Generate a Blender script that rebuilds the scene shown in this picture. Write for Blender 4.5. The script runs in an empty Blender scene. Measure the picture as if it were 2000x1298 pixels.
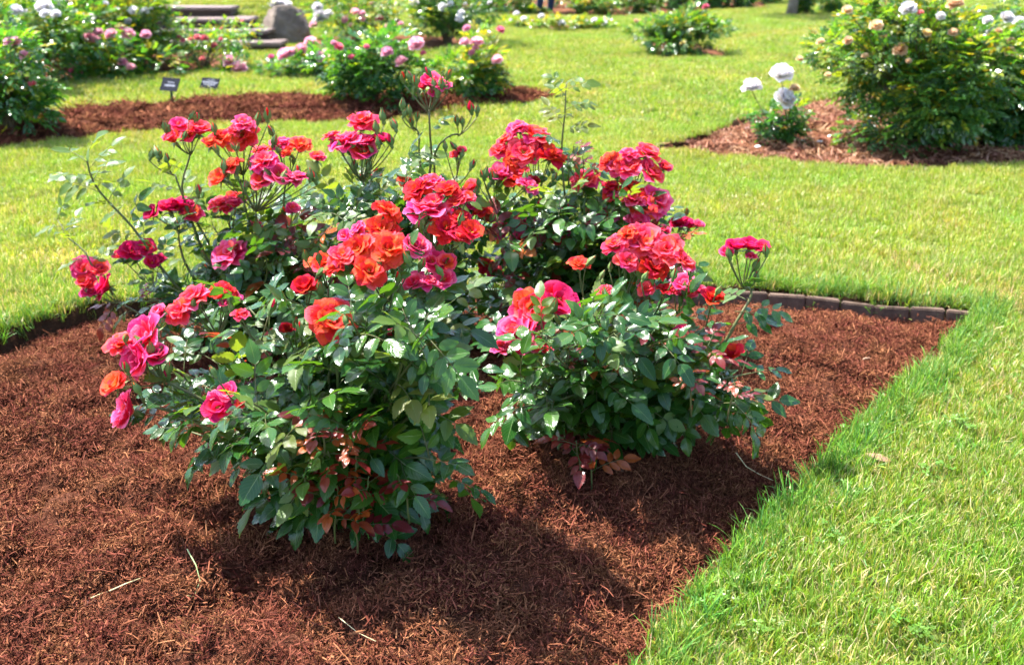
import bpy, math, random
import numpy as np
from mathutils import Vector, Matrix

# ------------------------------------------------------------------ camera, sky, sun, exposure
SC = bpy.context.scene
COL = SC.collection
H = 1.2                       # eye height
PITCH = math.radians(21.0)
F = 2000.0                    # focal length in photo pixels (2000 x 1298)
cam_d = bpy.data.cameras.new("camera")
cam_d.sensor_width = 36.0
cam_d.lens = 36.0
cam_d.clip_start = 0.05
cam_d.clip_end = 2000.0
cam_d.dof.use_dof = True
cam_d.dof.focus_distance = 2.15
cam_d.dof.aperture_fstop = 5.0
cam = bpy.data.objects.new("camera", cam_d)
COL.objects.link(cam)
cam.location = (0, 0, H)
cam.rotation_euler = (math.radians(90) - PITCH, 0, 0)
SC.camera = cam

SUN_EL = math.radians(63)
SUN_DIR = Vector((-0.86 * math.cos(SUN_EL), 0.51 * math.cos(SUN_EL), math.sin(SUN_EL))).normalized()   # towards the sun
world = bpy.data.worlds.new("World")
SC.world = world
world.use_nodes = True
wn = world.node_tree.nodes
wl = world.node_tree.links
sky = wn.new("ShaderNodeTexSky")
sky.sky_type = 'NISHITA'
sky.sun_disc = False
sky.sun_elevation = SUN_EL
sky.sun_rotation = math.atan2(SUN_DIR.x, SUN_DIR.y)
sky.dust_density = 1.5
wl.new(sky.outputs[0], wn["Background"].inputs[0])
wn["Background"].inputs[1].default_value = 0.15
sun_d = bpy.data.lights.new("sun", 'SUN')
sun_d.energy = 5.0
sun_d.angle = math.radians(0.55)
sun_d.color = (1.0, 0.955, 0.88)
sun = bpy.data.objects.new("sun", sun_d)
COL.objects.link(sun)
sun.rotation_euler = SUN_DIR.to_track_quat('Z', 'Y').to_euler()
sun.location = (-8, 8, 12)

SC.view_settings.view_transform = 'Standard'
SC.view_settings.look = 'None'
SC.view_settings.exposure = 2.05
SC.view_settings.gamma = 1.0
SC.view_settings.use_curve_mapping = False
SC.render.engine = 'CYCLES'
SC.cycles.use_denoising = True
SC.cycles.max_bounces = 5
SC.cycles.diffuse_bounces = 3
SC.cycles.glossy_bounces = 2
SC.cycles.transmission_bounces = 3
SC.cycles.use_adaptive_sampling = True
SC.cycles.adaptive_threshold = 0.035
SC.cycles.transparent_max_bounces = 8
SC.cycles.sample_clamp_indirect = 6.0

rnd = random.Random(7)
rng = np.random.default_rng(11)

# ------------------------------------------------------------------ pixel layout -> world
FW = Vector((0, math.cos(PITCH), -math.sin(PITCH)))
UP = Vector((0, math.sin(PITCH), math.cos(PITCH)))
CAMP = Vector((0, 0, H))


def ray(px, py):
    return FW + Vector((1, 0, 0)) * ((px - 1000) / F) + UP * ((649 - py) / F)


def G(px, py, z=0.0):
    """ground point seen at a photo pixel"""
    d = ray(px, py)
    return CAMP + d * ((z - H) / d.z)


def AT(px, py, Y):
    """point at distance Y seen at a photo pixel"""
    d = ray(px, py)
    return CAMP + d * (Y / d.y)


def depth_of(p):
    return (p - CAMP).dot(FW)


def project_np(P):
    d = P - np.array(CAMP)
    z = d @ np.array(FW)
    x = d[:, 0]
    y = d @ np.array(UP)
    z = np.maximum(z, 0.05)
    return 1000 + F * x / z, 649 - F * y / z


# ------------------------------------------------------------------ noise and distance fields
def hash2(ix, iy, seed):
    h = (ix.astype(np.int64) * 374761393 + iy.astype(np.int64) * 668265263 + seed * 1442695041) & 0x7fffffff
    h = ((h ^ (h >> 13)) * 1274126177) & 0x7fffffff
    return ((h ^ (h >> 16)) & 0xffff) / 65535.0


def vnoise(x, y, seed=0):
    ix = np.floor(x)
    iy = np.floor(y)
    fx = x - ix
    fy = y - iy
    fx = fx * fx * (3 - 2 * fx)
    fy = fy * fy * (3 - 2 * fy)
    a = hash2(ix, iy, seed)
    b = hash2(ix + 1, iy, seed)
    c = hash2(ix, iy + 1, seed)
    d = hash2(ix + 1, iy + 1, seed)
    return (a * (1 - fx) + b * fx) * (1 - fy) + (c * (1 - fx) + d * fx) * fy


def fbm(x, y, scale, octs=4, seed=0):
    s = 0.0
    a = 0.5
    for o in range(octs):
        s = s + a * (vnoise(x * scale, y * scale, seed + o * 17) - 0.5)
        scale *= 2.03
        a *= 0.5
    return s * 2


def sstep(a, b, x):
    t = np.clip((x - a) / (b - a), 0, 1)
    return t * t * (3 - 2 * t)


def poly_sdf(P, poly):
    """signed distance, negative inside"""
    P = np.asarray(P, float)
    n = len(poly)
    d2 = np.full(len(P), 1e18)
    inside = np.zeros(len(P), bool)
    for i in range(n):
        a = poly[i]
        b = poly[(i + 1) % n]
        e = b - a
        w = P - a
        t = np.clip((w @ e) / max(e @ e, 1e-12), 0, 1)
        q = w - t[:, None] * e
        d2 = np.minimum(d2, (q * q).sum(1))
        c = ((a[1] <= P[:, 1]) & (b[1] > P[:, 1])) | ((b[1] <= P[:, 1]) & (a[1] > P[:, 1]))
        if abs(e[1]) > 1e-12:
            xi = a[0] + (P[:, 1] - a[1]) / e[1] * e[0]
            inside ^= c & (P[:, 0] < xi)
    d = np.sqrt(d2)
    return np.where(inside, -d, d)


# ------------------------------------------------------------------ mesh helpers
def np_mesh(name, V, Fs, mats, col=None, smooth=False, uv=None, midx=None):
    """V (n,3); Fs a list of (m,k) index arrays"""
    me = bpy.data.meshes.new(name)
    V = np.asarray(V, np.float32)
    me.vertices.add(len(V))
    me.vertices.foreach_set("co", V.ravel())
    loops = np.concatenate([np.asarray(f, np.int32).ravel() for f in Fs])
    tot = np.concatenate([np.full(len(f), f.shape[1], np.int32) for f in Fs])
    start = np.concatenate([[0], np.cumsum(tot)[:-1]]).astype(np.int32)
    me.loops.add(len(loops))
    me.loops.foreach_set("vertex_index", loops)
    me.polygons.add(len(tot))
    me.polygons.foreach_set("loop_start", start)
    me.polygons.foreach_set("use_smooth", np.full(len(tot), smooth, bool))
    if midx is not None:
        me.polygons.foreach_set("material_index", np.asarray(midx, np.int32))
    for m in (mats if isinstance(mats, (list, tuple)) else [mats]):
        me.materials.append(m)
    if col is not None:
        a = me.color_attributes.new("Col", 'FLOAT_COLOR', 'POINT')
        c4 = np.ones((len(V), 4), np.float32)
        c4[:, :3] = col
        a.data.foreach_set("color", c4.ravel())
    if uv is not None:
        l = me.uv_layers.new(name="UVMap")
        l.data.foreach_set("uv", np.asarray(uv, np.float32)[loops].ravel())
    me.update(calc_edges=True)
    me.validate()
    return me


class MB:
    """collects shapes for one mesh"""

    def __init__(self):
        self.v = []
        self.f = []
        self.m = []
        self.u = []

    def add(self, vs, fs, mi=0, uv=None):
        o = len(self.v)
        self.v += [tuple(p) for p in vs]
        self.u += list(uv) if uv is not None else [(0.5, 0.5)] * len(vs)
        self.f += [tuple(i + o for i in f) for f in fs]
        self.m += [mi] * len(fs)

    def box(self, c, s, mi=0, M=None):
        vs = []
        for k in range(8):
            p = Vector(((k & 1) - .5, ((k >> 1) & 1) - .5, ((k >> 2) & 1) - .5))
            p = Vector((p.x * s[0], p.y * s[1], p.z * s[2]))
            if M is not None:
                p = M @ p
            vs.append(p + Vector(c))
        self.add(vs, [(0, 2, 3, 1), (4, 5, 7, 6), (0, 1, 5, 4), (2, 6, 7, 3), (0, 4, 6, 2), (1, 3, 7, 5)], mi)

    def tube(self, pts, radii, sides=6, mi=0, cap=True):
        n = len(pts)
        if not hasattr(radii, '__len__'):
            radii = [radii] * n
        pts = [Vector(p) for p in pts]
        ref = Vector((0.3, 0.8, 0.52))
        vs = []
        for i, p in enumerate(pts):
            t = (pts[min(i + 1, n - 1)] - pts[max(i - 1, 0)])
            if t.length < 1e-9:
                t = Vector((0, 0, 1))
            t.normalize()
            a = t.cross(ref)
            if a.length < 0.1:
                a = t.cross(Vector((1, 0, 0)))
            a.normalize()
            b = t.cross(a)
            for k in range(sides):
                q = 2 * math.pi * k / sides
                vs.append(p + (a * math.cos(q) + b * math.sin(q)) * radii[i])
        fs = []
        for i in range(n - 1):
            for k in range(sides):
                k2 = (k + 1) % sides
                fs.append((i * sides + k, i * sides + k2, (i + 1) * sides + k2, (i + 1) * sides + k))
        if cap:
            fs.append(tuple(range(sides))[::-1])
            fs.append(tuple((n - 1) * sides + k for k in range(sides)))
        self.add(vs, fs, mi)

    def mesh(self, name, mats, smooth=False):
        me = bpy.data.meshes.new(name)
        me.from_pydata(self.v, [], self.f)
        for m in (mats if isinstance(mats, (list, tuple)) else [mats]):
            me.materials.append(m)
        me.polygons.foreach_set("material_index", self.m)
        me.polygons.foreach_set("use_smooth", [smooth] * len(self.f))
        l = me.uv_layers.new(name="UVMap")
        li = np.zeros(len(me.loops), np.int32)
        me.loops.foreach_get("vertex_index", li)
        l.data.foreach_set("uv", np.array(self.u, np.float32)[li].ravel())
        me.update()
        return me


def obj(name, me, parent=None, M=None):
    o = bpy.data.objects.new(name, me)
    COL.objects.link(o)
    if parent is not None:
        o.parent = parent
    if M is not None:
        o.matrix_basis = M
    return o


def tag(o, label=None, cat=None, group=None, kind=None):
    if label:
        o["label"] = label
    if cat:
        o["category"] = cat
    if group:
        o["group"] = group
    if kind:
        o["kind"] = kind
    return o


def thing(name, loc, label, cat, group=None):
    o = bpy.data.objects.new(name, None)
    o.empty_display_size = 0.05
    COL.objects.link(o)
    o.location = loc
    return tag(o, label, cat, group)


def basis(x, z, loc, scale=1.0):
    """matrix with x axis along x and z as near to z as can be"""
    x = Vector(x).normalized()
    y = Vector(z).cross(x)
    if y.length < 1e-4:
        y = Vector((0, 1, 0)).cross(x)
    y.normalize()
    z = x.cross(y)
    M = Matrix(((x.x, y.x, z.x, 0), (x.y, y.y, z.y, 0), (x.z, y.z, z.z, 0), (0, 0, 0, 1)))
    return Matrix.Translation(loc) @ M @ Matrix.Scale(scale, 4)


def basis_z(z, spin, loc, scale=1.0):
    z = Vector(z).normalized()
    q = z.to_track_quat('Z', 'Y')
    return Matrix.Translation(loc) @ q.to_matrix().to_4x4() @ Matrix.Rotation(spin, 4, 'Z') @ Matrix.Scale(scale, 4)


# ------------------------------------------------------------------ materials
def new_mat(name):
    m = bpy.data.materials.new(name)
    m.use_nodes = True
    nt = m.node_tree
    for n in list(nt.nodes):
        nt.nodes.remove(n)
    out = nt.nodes.new("ShaderNodeOutputMaterial")
    return m, nt, out


def N(nt, t, **kw):
    n = nt.nodes.new(t)
    for k, v in kw.items():
        setattr(n, k, v)
    return n


def math_node(nt, op, a, b=None, c=None, clamp=False):
    n = nt.nodes.new("ShaderNodeMath")
    n.operation = op
    n.use_clamp = clamp
    for i, v in enumerate((a, b, c)):
        if v is None:
            continue
        if isinstance(v, (int, float)):
            n.inputs[i].default_value = v
        else:
            nt.links.new(v, n.inputs[i])
    return n.outputs[0]


def mixc(nt, fac, a, b, blend='MIX'):
    n = nt.nodes.new("ShaderNodeMix")
    n.data_type = 'RGBA'
    n.blend_type = blend
    for idx, v in ((0, fac), (6, a), (7, b)):
        if isinstance(v, (int, float)):
            n.inputs[idx].default_value = v
        elif isinstance(v, (tuple, list)):
            n.inputs[idx].default_value = (*v, 1)
        else:
            nt.links.new(v, n.inputs[idx])
    return n.outputs[2]


def ramp(nt, fac, stops):
    n = nt.nodes.new("ShaderNodeValToRGB")
    e = n.color_ramp.elements
    while len(e) < len(stops):
        e.new(0.5)
    for k, (p, c) in enumerate(stops):
        e[k].position = p
        e[k].color = (*c, 1)
    if fac is not None:
        nt.links.new(fac, n.inputs[0])
    return n.outputs[0]


def noise_tex(nt, scale, detail=4, rough=0.55, vec=None):
    n = nt.nodes.new("ShaderNodeTexNoise")
    n.inputs["Scale"].default_value = scale
    n.inputs["Detail"].default_value = detail
    n.inputs["Roughness"].default_value = rough
    if vec is not None:
        nt.links.new(vec, n.inputs["Vector"])
    return n


def principled(nt, color, rough, spec=0.5, normal=None):
    p = nt.nodes.new("ShaderNodeBsdfPrincipled")
    if isinstance(color, (tuple, list)):
        p.inputs["Base Color"].default_value = (*color, 1)
    else:
        nt.links.new(color, p.inputs["Base Color"])
    if isinstance(rough, (int, float)):
        p.inputs["Roughness"].default_value = rough
    else:
        nt.links.new(rough, p.inputs["Roughness"])
    p.inputs["Specular IOR Level"].default_value = spec
    if normal is not None:
        nt.links.new(normal, p.inputs["Normal"])
    return p


def translucent_mix(nt, out, p, tcol, fac):
    t = nt.nodes.new("ShaderNodeBsdfTranslucent")
    if isinstance(tcol, (tuple, list)):
        t.inputs[0].default_value = (*tcol, 1)
    else:
        nt.links.new(tcol, t.inputs[0])
    mx = nt.nodes.new("ShaderNodeMixShader")
    mx.inputs[0].default_value = fac
    nt.links.new(p.outputs[0], mx.inputs[1])
    nt.links.new(t.outputs[0], mx.inputs[2])
    nt.links.new(mx.outputs[0], out.inputs[0])


def bump(nt, h, strength, dist):
    b = nt.nodes.new("ShaderNodeBump")
    b.inputs["Strength"].default_value = strength
    b.inputs["Distance"].default_value = dist
    nt.links.new(h, b.inputs["Height"])
    return b.outputs[0]


def leaf_material(name, stops, under, trans, rough=0.3, tfac=0.3, rib=(0.16, 0.24, 0.06)):
    m, nt, out = new_mat(name)
    uvn = N(nt, "ShaderNodeUVMap")
    sep = N(nt, "ShaderNodeSeparateXYZ")
    nt.links.new(uvn.outputs[0], sep.inputs[0])
    u = math_node(nt, 'ABSOLUTE', math_node(nt, 'MULTIPLY_ADD', sep.outputs[0], 2.0, -1.0))
    v = sep.outputs[1]
    oi = N(nt, "ShaderNodeObjectInfo")
    nz = noise_tex(nt, 26, 3)
    f = math_node(nt, 'ADD', math_node(nt, 'MULTIPLY', oi.outputs["Random"], 0.75), math_node(nt, 'MULTIPLY', nz.outputs[0], 0.35), clamp=True)
    c = ramp(nt, f, stops)
    ribm = math_node(nt, 'SUBTRACT', 1.0, math_node(nt, 'DIVIDE', u, 0.07, clamp=True), clamp=True)
    c = mixc(nt, math_node(nt, 'MULTIPLY', ribm, 0.6), c, rib)
    vein = math_node(nt, 'SINE', math_node(nt, 'MULTIPLY', math_node(nt, 'SUBTRACT', math_node(nt, 'MULTIPLY', v, 8.0), math_node(nt, 'MULTIPLY', u, 2.6)), 6.283))
    vein = math_node(nt, 'POWER', math_node(nt, 'MULTIPLY_ADD', vein, 0.5, 0.5), 5.0)
    c = mixc(nt, math_node(nt, 'MULTIPLY', vein, 0.12), c, rib)
    geo = N(nt, "ShaderNodeNewGeometry")
    c2 = mixc(nt, geo.outputs["Backfacing"], c, under)
    hgt = math_node(nt, 'SUBTRACT', math_node(nt, 'MULTIPLY', nz.outputs[0], 0.25), math_node(nt, 'ADD', math_node(nt, 'MULTIPLY', vein, 0.3), math_node(nt, 'MULTIPLY', ribm, 1.1)))
    nb = bump(nt, hgt, 0.35, 0.002)
    r = math_node(nt, 'ADD', math_node(nt, 'MULTIPLY_ADD', nz.outputs[0], 0.16, rough - 0.06), math_node(nt, 'MULTIPLY', geo.outputs["Backfacing"], 0.3))
    p = principled(nt, c2, r, 0.5, nb)
    tc = mixc(nt, 0.35, trans, c)
    translucent_mix(nt, out, p, tc, tfac)
    return m


def petal_material(name, base, mid, edge, tip, tfac=0.5):
    m, nt, out = new_mat(name)
    uvn = N(nt, "ShaderNodeUVMap")
    sep = N(nt, "ShaderNodeSeparateXYZ")
    nt.links.new(uvn.outputs[0], sep.inputs[0])
    oi = N(nt, "ShaderNodeObjectInfo")
    nz = noise_tex(nt, 9, 3)
    v = math_node(nt, 'ADD', sep.outputs[1], math_node(nt, 'MULTIPLY_ADD', nz.outputs[0], 0.3, -0.15))
    v = math_node(nt, 'ADD', v, math_node(nt, 'MULTIPLY_ADD', oi.outputs["Random"], 0.24, -0.12), clamp=True)
    c = ramp(nt, v, [(0.0, base), (0.3, mid), (0.75, edge), (1.0, tip)])
    hs = N(nt, "ShaderNodeHueSaturation")
    nt.links.new(c, hs.inputs["Color"])
    nt.links.new(math_node(nt, 'MULTIPLY_ADD', oi.outputs["Random"], 0.03, 0.485), hs.inputs["Hue"])
    nt.links.new(math_node(nt, 'MULTIPLY_ADD', oi.outputs["Random"], 0.3, 0.85), hs.inputs["Value"])
    # fine radial veins
    st = math_node(nt, 'SINE', math_node(nt, 'MULTIPLY', sep.outputs[0], 60.0))
    nb = bump(nt, math_node(nt, 'ADD', math_node(nt, 'MULTIPLY', st, 0.12), nz.outputs[0]), 0.35, 0.01)
    p = principled(nt, hs.outputs[0], 0.55, 0.14, nb)
    translucent_mix(nt, out, p, hs.outputs[0], tfac)
    return m


def attr_plant(name, rough=0.45, tfac=0.35, tmul=(1.5, 1.6, 0.5), patch=False, spec=0.4, jitter=0.35):
    """colour from the mesh's Col attribute, varied per instance"""
    m, nt, out = new_mat(name)
    at = N(nt, "ShaderNodeAttribute", attribute_name="Col")
    oi = N(nt, "ShaderNodeObjectInfo")
    c = at.outputs["Color"]
    if patch:
        geo = N(nt, "ShaderNodeNewGeometry")
        n1 = noise_tex(nt, 0.9, 3, 0.6, geo.outputs["Position"])
        n2 = noise_tex(nt, 3.7, 3, 0.6, geo.outputs["Position"])
        f = math_node(nt, 'ADD', math_node(nt, 'MULTIPLY', n1.outputs[0], 0.6), math_node(nt, 'MULTIPLY', n2.outputs[0], 0.4))
        dry = ramp(nt, f, [(0.36, (0.8, 1.02, 0.8)), (0.5, (0.98, 1.0, 1.0)), (0.6, (1.2, 1.05, 1.2)), (0.72, (1.65, 1.1, 1.8))])
        c = mixc(nt, 1.0, c, dry, 'MULTIPLY')
    hs = N(nt, "ShaderNodeHueSaturation")
    nt.links.new(c, hs.inputs["Color"])
    nt.links.new(math_node(nt, 'MULTIPLY_ADD', oi.outputs["Random"], 0.03, 0.485), hs.inputs["Hue"])
    nt.links.new(math_node(nt, 'MULTIPLY_ADD', oi.outputs["Random"], jitter, 1.0 - jitter / 2), hs.inputs["Value"])
    p = principled(nt, hs.outputs[0], rough, spec)
    tc = mixc(nt, 1.0, hs.outputs[0], tmul, 'MULTIPLY')
    translucent_mix(nt, out, p, tc, tfac)
    return m


def plain(name, c1, c2, scale, rough=0.8, bstr=0.3, bdist=0.01, spec=0.3):
    m, nt, out = new_mat(name)
    tc = N(nt, "ShaderNodeTexCoord")
    oi = N(nt, "ShaderNodeObjectInfo")
    nz = noise_tex(nt, scale, 6, 0.62, tc.outputs["Object"])
    f = math_node(nt, 'ADD', math_node(nt, 'MULTIPLY_ADD', nz.outputs[0], 1.6, -0.4), math_node(nt, 'MULTIPLY_ADD', oi.outputs["Random"], 0.3, -0.15), clamp=True)
    c = mixc(nt, f, c1, c2)
    nb = bump(nt, nz.outputs[0], bstr, bdist)
    p = principled(nt, c, rough, spec, nb)
    nt.links.new(p.outputs[0], out.inputs[0])
    return m


def mulch_sheet_mat(name, dark, mid, light):
    m, nt, out = new_mat(name)
    geo = N(nt, "ShaderNodeNewGeometry")
    mp = N(nt, "ShaderNodeMapping")
    mp.inputs["Scale"].default_value = (1.0, 2.2, 1.0)
    nt.links.new(geo.outputs["Position"], mp.inputs[0])
    n1 = noise_tex(nt, 60, 6, 0.7, mp.outputs[0])
    n2 = noise_tex(nt, 9, 4, 0.6, geo.outputs["Position"])
    f = math_node(nt, 'ADD', math_node(nt, 'MULTIPLY', n1.outputs[0], 0.7), math_node(nt, 'MULTIPLY', n2.outputs[0], 0.3))
    c = ramp(nt, f, [(0.36, dark), (0.5, mid), (0.66, light)])
    p = principled(nt, c, 1.0, 0.03, bump(nt, f, 0.9, 0.02))
    nt.links.new(p.outputs[0], out.inputs[0])
    return m


MAT = {}
MAT['leaf'] = leaf_material("rose_leaf", [(0.0, (0.006, 0.04, 0.008)), (0.5, (0.012, 0.06, 0.01)), (0.9, (0.035, 0.1, 0.012))], (0.04, 0.1, 0.022), (0.15, 0.34, 0.006), 0.155, 0.3)
MAT['young'] = leaf_material("young_rose_leaf", [(0.0, (0.035, 0.1, 0.014)), (0.6, (0.065, 0.13, 0.016)), (1.0, (0.12, 0.12, 0.018))], (0.08, 0.12, 0.03), (0.3, 0.38, 0.012), 0.36, 0.5)
MAT['red'] = leaf_material("bronze_rose_leaf", [(0.0, (0.05, 0.009, 0.016)), (0.5, (0.14, 0.016, 0.016)), (1.0, (0.36, 0.1, 0.014))], (0.07, 0.02, 0.02), (0.5, 0.07, 0.015), 0.22, 0.42, (0.16, 0.02, 0.02))
MAT['stem'] = plain("rose_stem", (0.06, 0.1, 0.025), (0.11, 0.075, 0.035), 14, 0.5, 0.2, 0.003)
MAT['oldstem'] = plain("woody_rose_stem", (0.06, 0.05, 0.025), (0.13, 0.085, 0.05), 30, 0.75, 0.4, 0.004)
MAT['calyx'] = plain("green_calyx", (0.07, 0.13, 0.03), (0.14, 0.2, 0.06), 40, 0.5, 0.2, 0.002)
MAT['stamen'] = plain("yellow_stamen", (0.6, 0.32, 0.03), (0.75, 0.5, 0.06), 60, 0.7, 0.1, 0.002)
PC = {
    'O': ((0.85, 0.36, 0.03), (0.82, 0.11, 0.02), (0.78, 0.075, 0.024), (0.76, 0.06, 0.05)),
    'C': ((0.88, 0.34, 0.06), (0.86, 0.055, 0.045), (0.84, 0.04, 0.07), (0.86, 0.12, 0.19)),
    'P': ((0.88, 0.32, 0.16), (0.84, 0.03, 0.11), (0.82, 0.035, 0.16), (0.86, 0.16, 0.34)),
    'M': ((0.7, 0.09, 0.05), (0.68, 0.01, 0.05), (0.64, 0.008, 0.075), (0.68, 0.03, 0.16)),
    'R': ((0.85, 0.26, 0.02), (0.7, 0.025, 0.014), (0.64, 0.015, 0.014), (0.6, 0.018, 0.03)),
}
for k, v in PC.items():
    MAT['petal' + k] = petal_material("petal_" + {'O': 'orange', 'C': 'coral', 'P': 'pink', 'M': 'crimson', 'R': 'red'}[k], *v)
BGC = {
    'pink': ((0.82, 0.3, 0.33), (0.8, 0.28, 0.38), (0.84, 0.37, 0.48), (0.86, 0.5, 0.6)),
    'hot': ((0.75, 0.14, 0.2), (0.7, 0.1, 0.2), (0.7, 0.11, 0.24), (0.72, 0.2, 0.34)),
    'white': ((0.7, 0.66, 0.45), (0.74, 0.7, 0.66), (0.78, 0.74, 0.76), (0.8, 0.77, 0.8)),
    'peach': ((0.7, 0.33, 0.1), (0.72, 0.4, 0.18), (0.74, 0.5, 0.28), (0.74, 0.56, 0.38)),
    'coral': ((0.75, 0.2, 0.1), (0.7, 0.13, 0.13), (0.7, 0.14, 0.18), (0.72, 0.25, 0.28)),
    'yellow': ((0.7, 0.4, 0.03), (0.78, 0.5, 0.07), (0.8, 0.6, 0.16), (0.8, 0.66, 0.3)),
}
for k, v in BGC.items():
    MAT['bg' + k] = petal_material("petal_pale_" + k, *v)
MAT['foliage'] = attr_plant("shrub_foliage", 0.27, 0.38, (2.0, 2.1, 0.4), spec=0.85, jitter=0.0)
MAT['grass'] = attr_plant("grass_blade", 0.42, 0.42, (1.25, 1.2, 0.45), patch=True)
MAT['clover'] = attr_plant("clover_leaf", 0.4, 0.35, (1.3, 1.3, 0.5))
MAT['fibre'] = attr_plant("shredded_bark", 1.0, 0.0, (1, 1, 1), spec=0.03, jitter=0.55)
MAT['mulch'] = mulch_sheet_mat("mulch_sheet", (0.02, 0.007, 0.004), (0.07, 0.025, 0.014), (0.16, 0.065, 0.04))
MAT['mulch_pale'] = mulch_sheet_mat("dry_mulch_sheet", (0.045, 0.018, 0.009), (0.12, 0.05, 0.026), (0.22, 0.105, 0.06))
MAT['brick'] = plain("edging_brick", (0.06, 0.038, 0.027), (0.14, 0.092, 0.068), 22, 0.85, 0.5, 0.01)
MAT['stone'] = plain("step_stone", (0.085, 0.062, 0.055), (0.17, 0.125, 0.11), 6, 0.9, 0.4, 0.02)
MAT['riser'] = plain("riser_stone", (0.05, 0.034, 0.028), (0.1, 0.068, 0.056), 5, 0.85, 0.5, 0.02)
MAT['boulder'] = plain("boulder_stone", (0.07, 0.052, 0.04), (0.24, 0.19, 0.15), 5.5, 0.9, 0.9, 0.05)
MAT['bark'] = plain("tree_bark", (0.1, 0.08, 0.06), (0.26, 0.22, 0.18), 12, 0.9, 0.9, 0.03)
MAT['signplate'] = plain("black_sign_plate", (0.006, 0.008, 0.014), (0.01, 0.012, 0.02), 8, 0.8, 0.05, 0.001, 0.1)
MAT['signtext'] = plain("white_sign_print", (0.2, 0.21, 0.27), (0.28, 0.3, 0.36), 40, 0.5, 0.0, 0.001)
MAT['stake'] = plain("dark_green_stake", (0.012, 0.03, 0.018), (0.02, 0.045, 0.025), 20, 0.5, 0.1, 0.002)
MAT['denim'] = plain("dark_denim", (0.008, 0.016, 0.045), (0.02, 0.035, 0.08), 18, 0.85, 0.3, 0.004)
MAT['shirt'] = plain("plain_shirt", (0.2, 0.22, 0.26), (0.28, 0.3, 0.34), 10, 0.85, 0.2, 0.004)
MAT['skin'] = plain("skin", (0.45, 0.27, 0.2), (0.52, 0.32, 0.24), 20, 0.55, 0.1, 0.002)
MAT['hair'] = plain("dark_hair", (0.02, 0.013, 0.009), (0.05, 0.03, 0.02), 40, 0.5, 0.4, 0.004)
MAT['shoe'] = plain("grey_shoe", (0.3, 0.3, 0.31), (0.42, 0.42, 0.43), 25, 0.7, 0.2, 0.003)
MAT['straw'] = plain("pale_straw", (0.42, 0.33, 0.16), (0.6, 0.52, 0.3), 30, 0.6, 0.2, 0.002)
MAT['greenstraw'] = plain("green_straw", (0.16, 0.26, 0.08), (0.4, 0.42, 0.22), 30, 0.6, 0.2, 0.002)
MAT['chip'] = plain("bark_chip", (0.14, 0.075, 0.045), (0.36, 0.22, 0.14), 25, 0.8, 0.5, 0.004)
MAT['darkchip'] = plain("dark_bark_chip", (0.06, 0.025, 0.018), (0.16, 0.075, 0.055), 25, 0.9, 0.5, 0.004)
MAT['whitepetal'] = plain("fallen_petal", (0.62, 0.6, 0.6), (0.72, 0.7, 0.7), 30, 0.6, 0.1, 0.002)


def ground_material():
    m, nt, out = new_mat("lawn_soil")
    geo = N(nt, "ShaderNodeNewGeometry")
    n1 = noise_tex(nt, 1.1, 4, 0.6, geo.outputs["Position"])
    n2 = noise_tex(nt, 45, 5, 0.65, geo.outputs["Position"])
    f = math_node(nt, 'ADD', math_node(nt, 'MULTIPLY', n1.outputs[0], 0.45), math_node(nt, 'MULTIPLY', n2.outputs[0], 0.55))
    c = ramp(nt, f, [(0.35, (0.035, 0.055, 0.01)), (0.5, (0.08, 0.11, 0.018)), (0.65, (0.17, 0.15, 0.05))])
    p = principled(nt, c, 0.9, 0.15, bump(nt, f, 0.8, 0.03))
    nt.links.new(p.outputs[0], out.inputs[0])
    return m


MAT['soil'] = ground_material()

MAT['earth'] = plain("dark_earth", (0.022, 0.012, 0.007), (0.05, 0.027, 0.015), 30, 1.0, 0.8, 0.02, 0.03)

# ------------------------------------------------------------------ beds and ground
def pxpoly(pts, sub=6, wob=0.0, seed=1):
    w = [np.array(G(*p).xy) for p in pts]
    r = []
    g = random.Random(seed)
    for i in range(len(w)):
        a = w[i]
        b = w[(i + 1) % len(w)]
        L = np.linalg.norm(b - a)
        k = max(1, min(sub, int(L / 0.06)))
        for j in range(k):
            q = a + (b - a) * (j / k)
            if wob and j:
                q = q + np.array([g.uniform(-wob, wob), g.uniform(-wob, wob)])
            r.append(q)
    return np.array(r)


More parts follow.
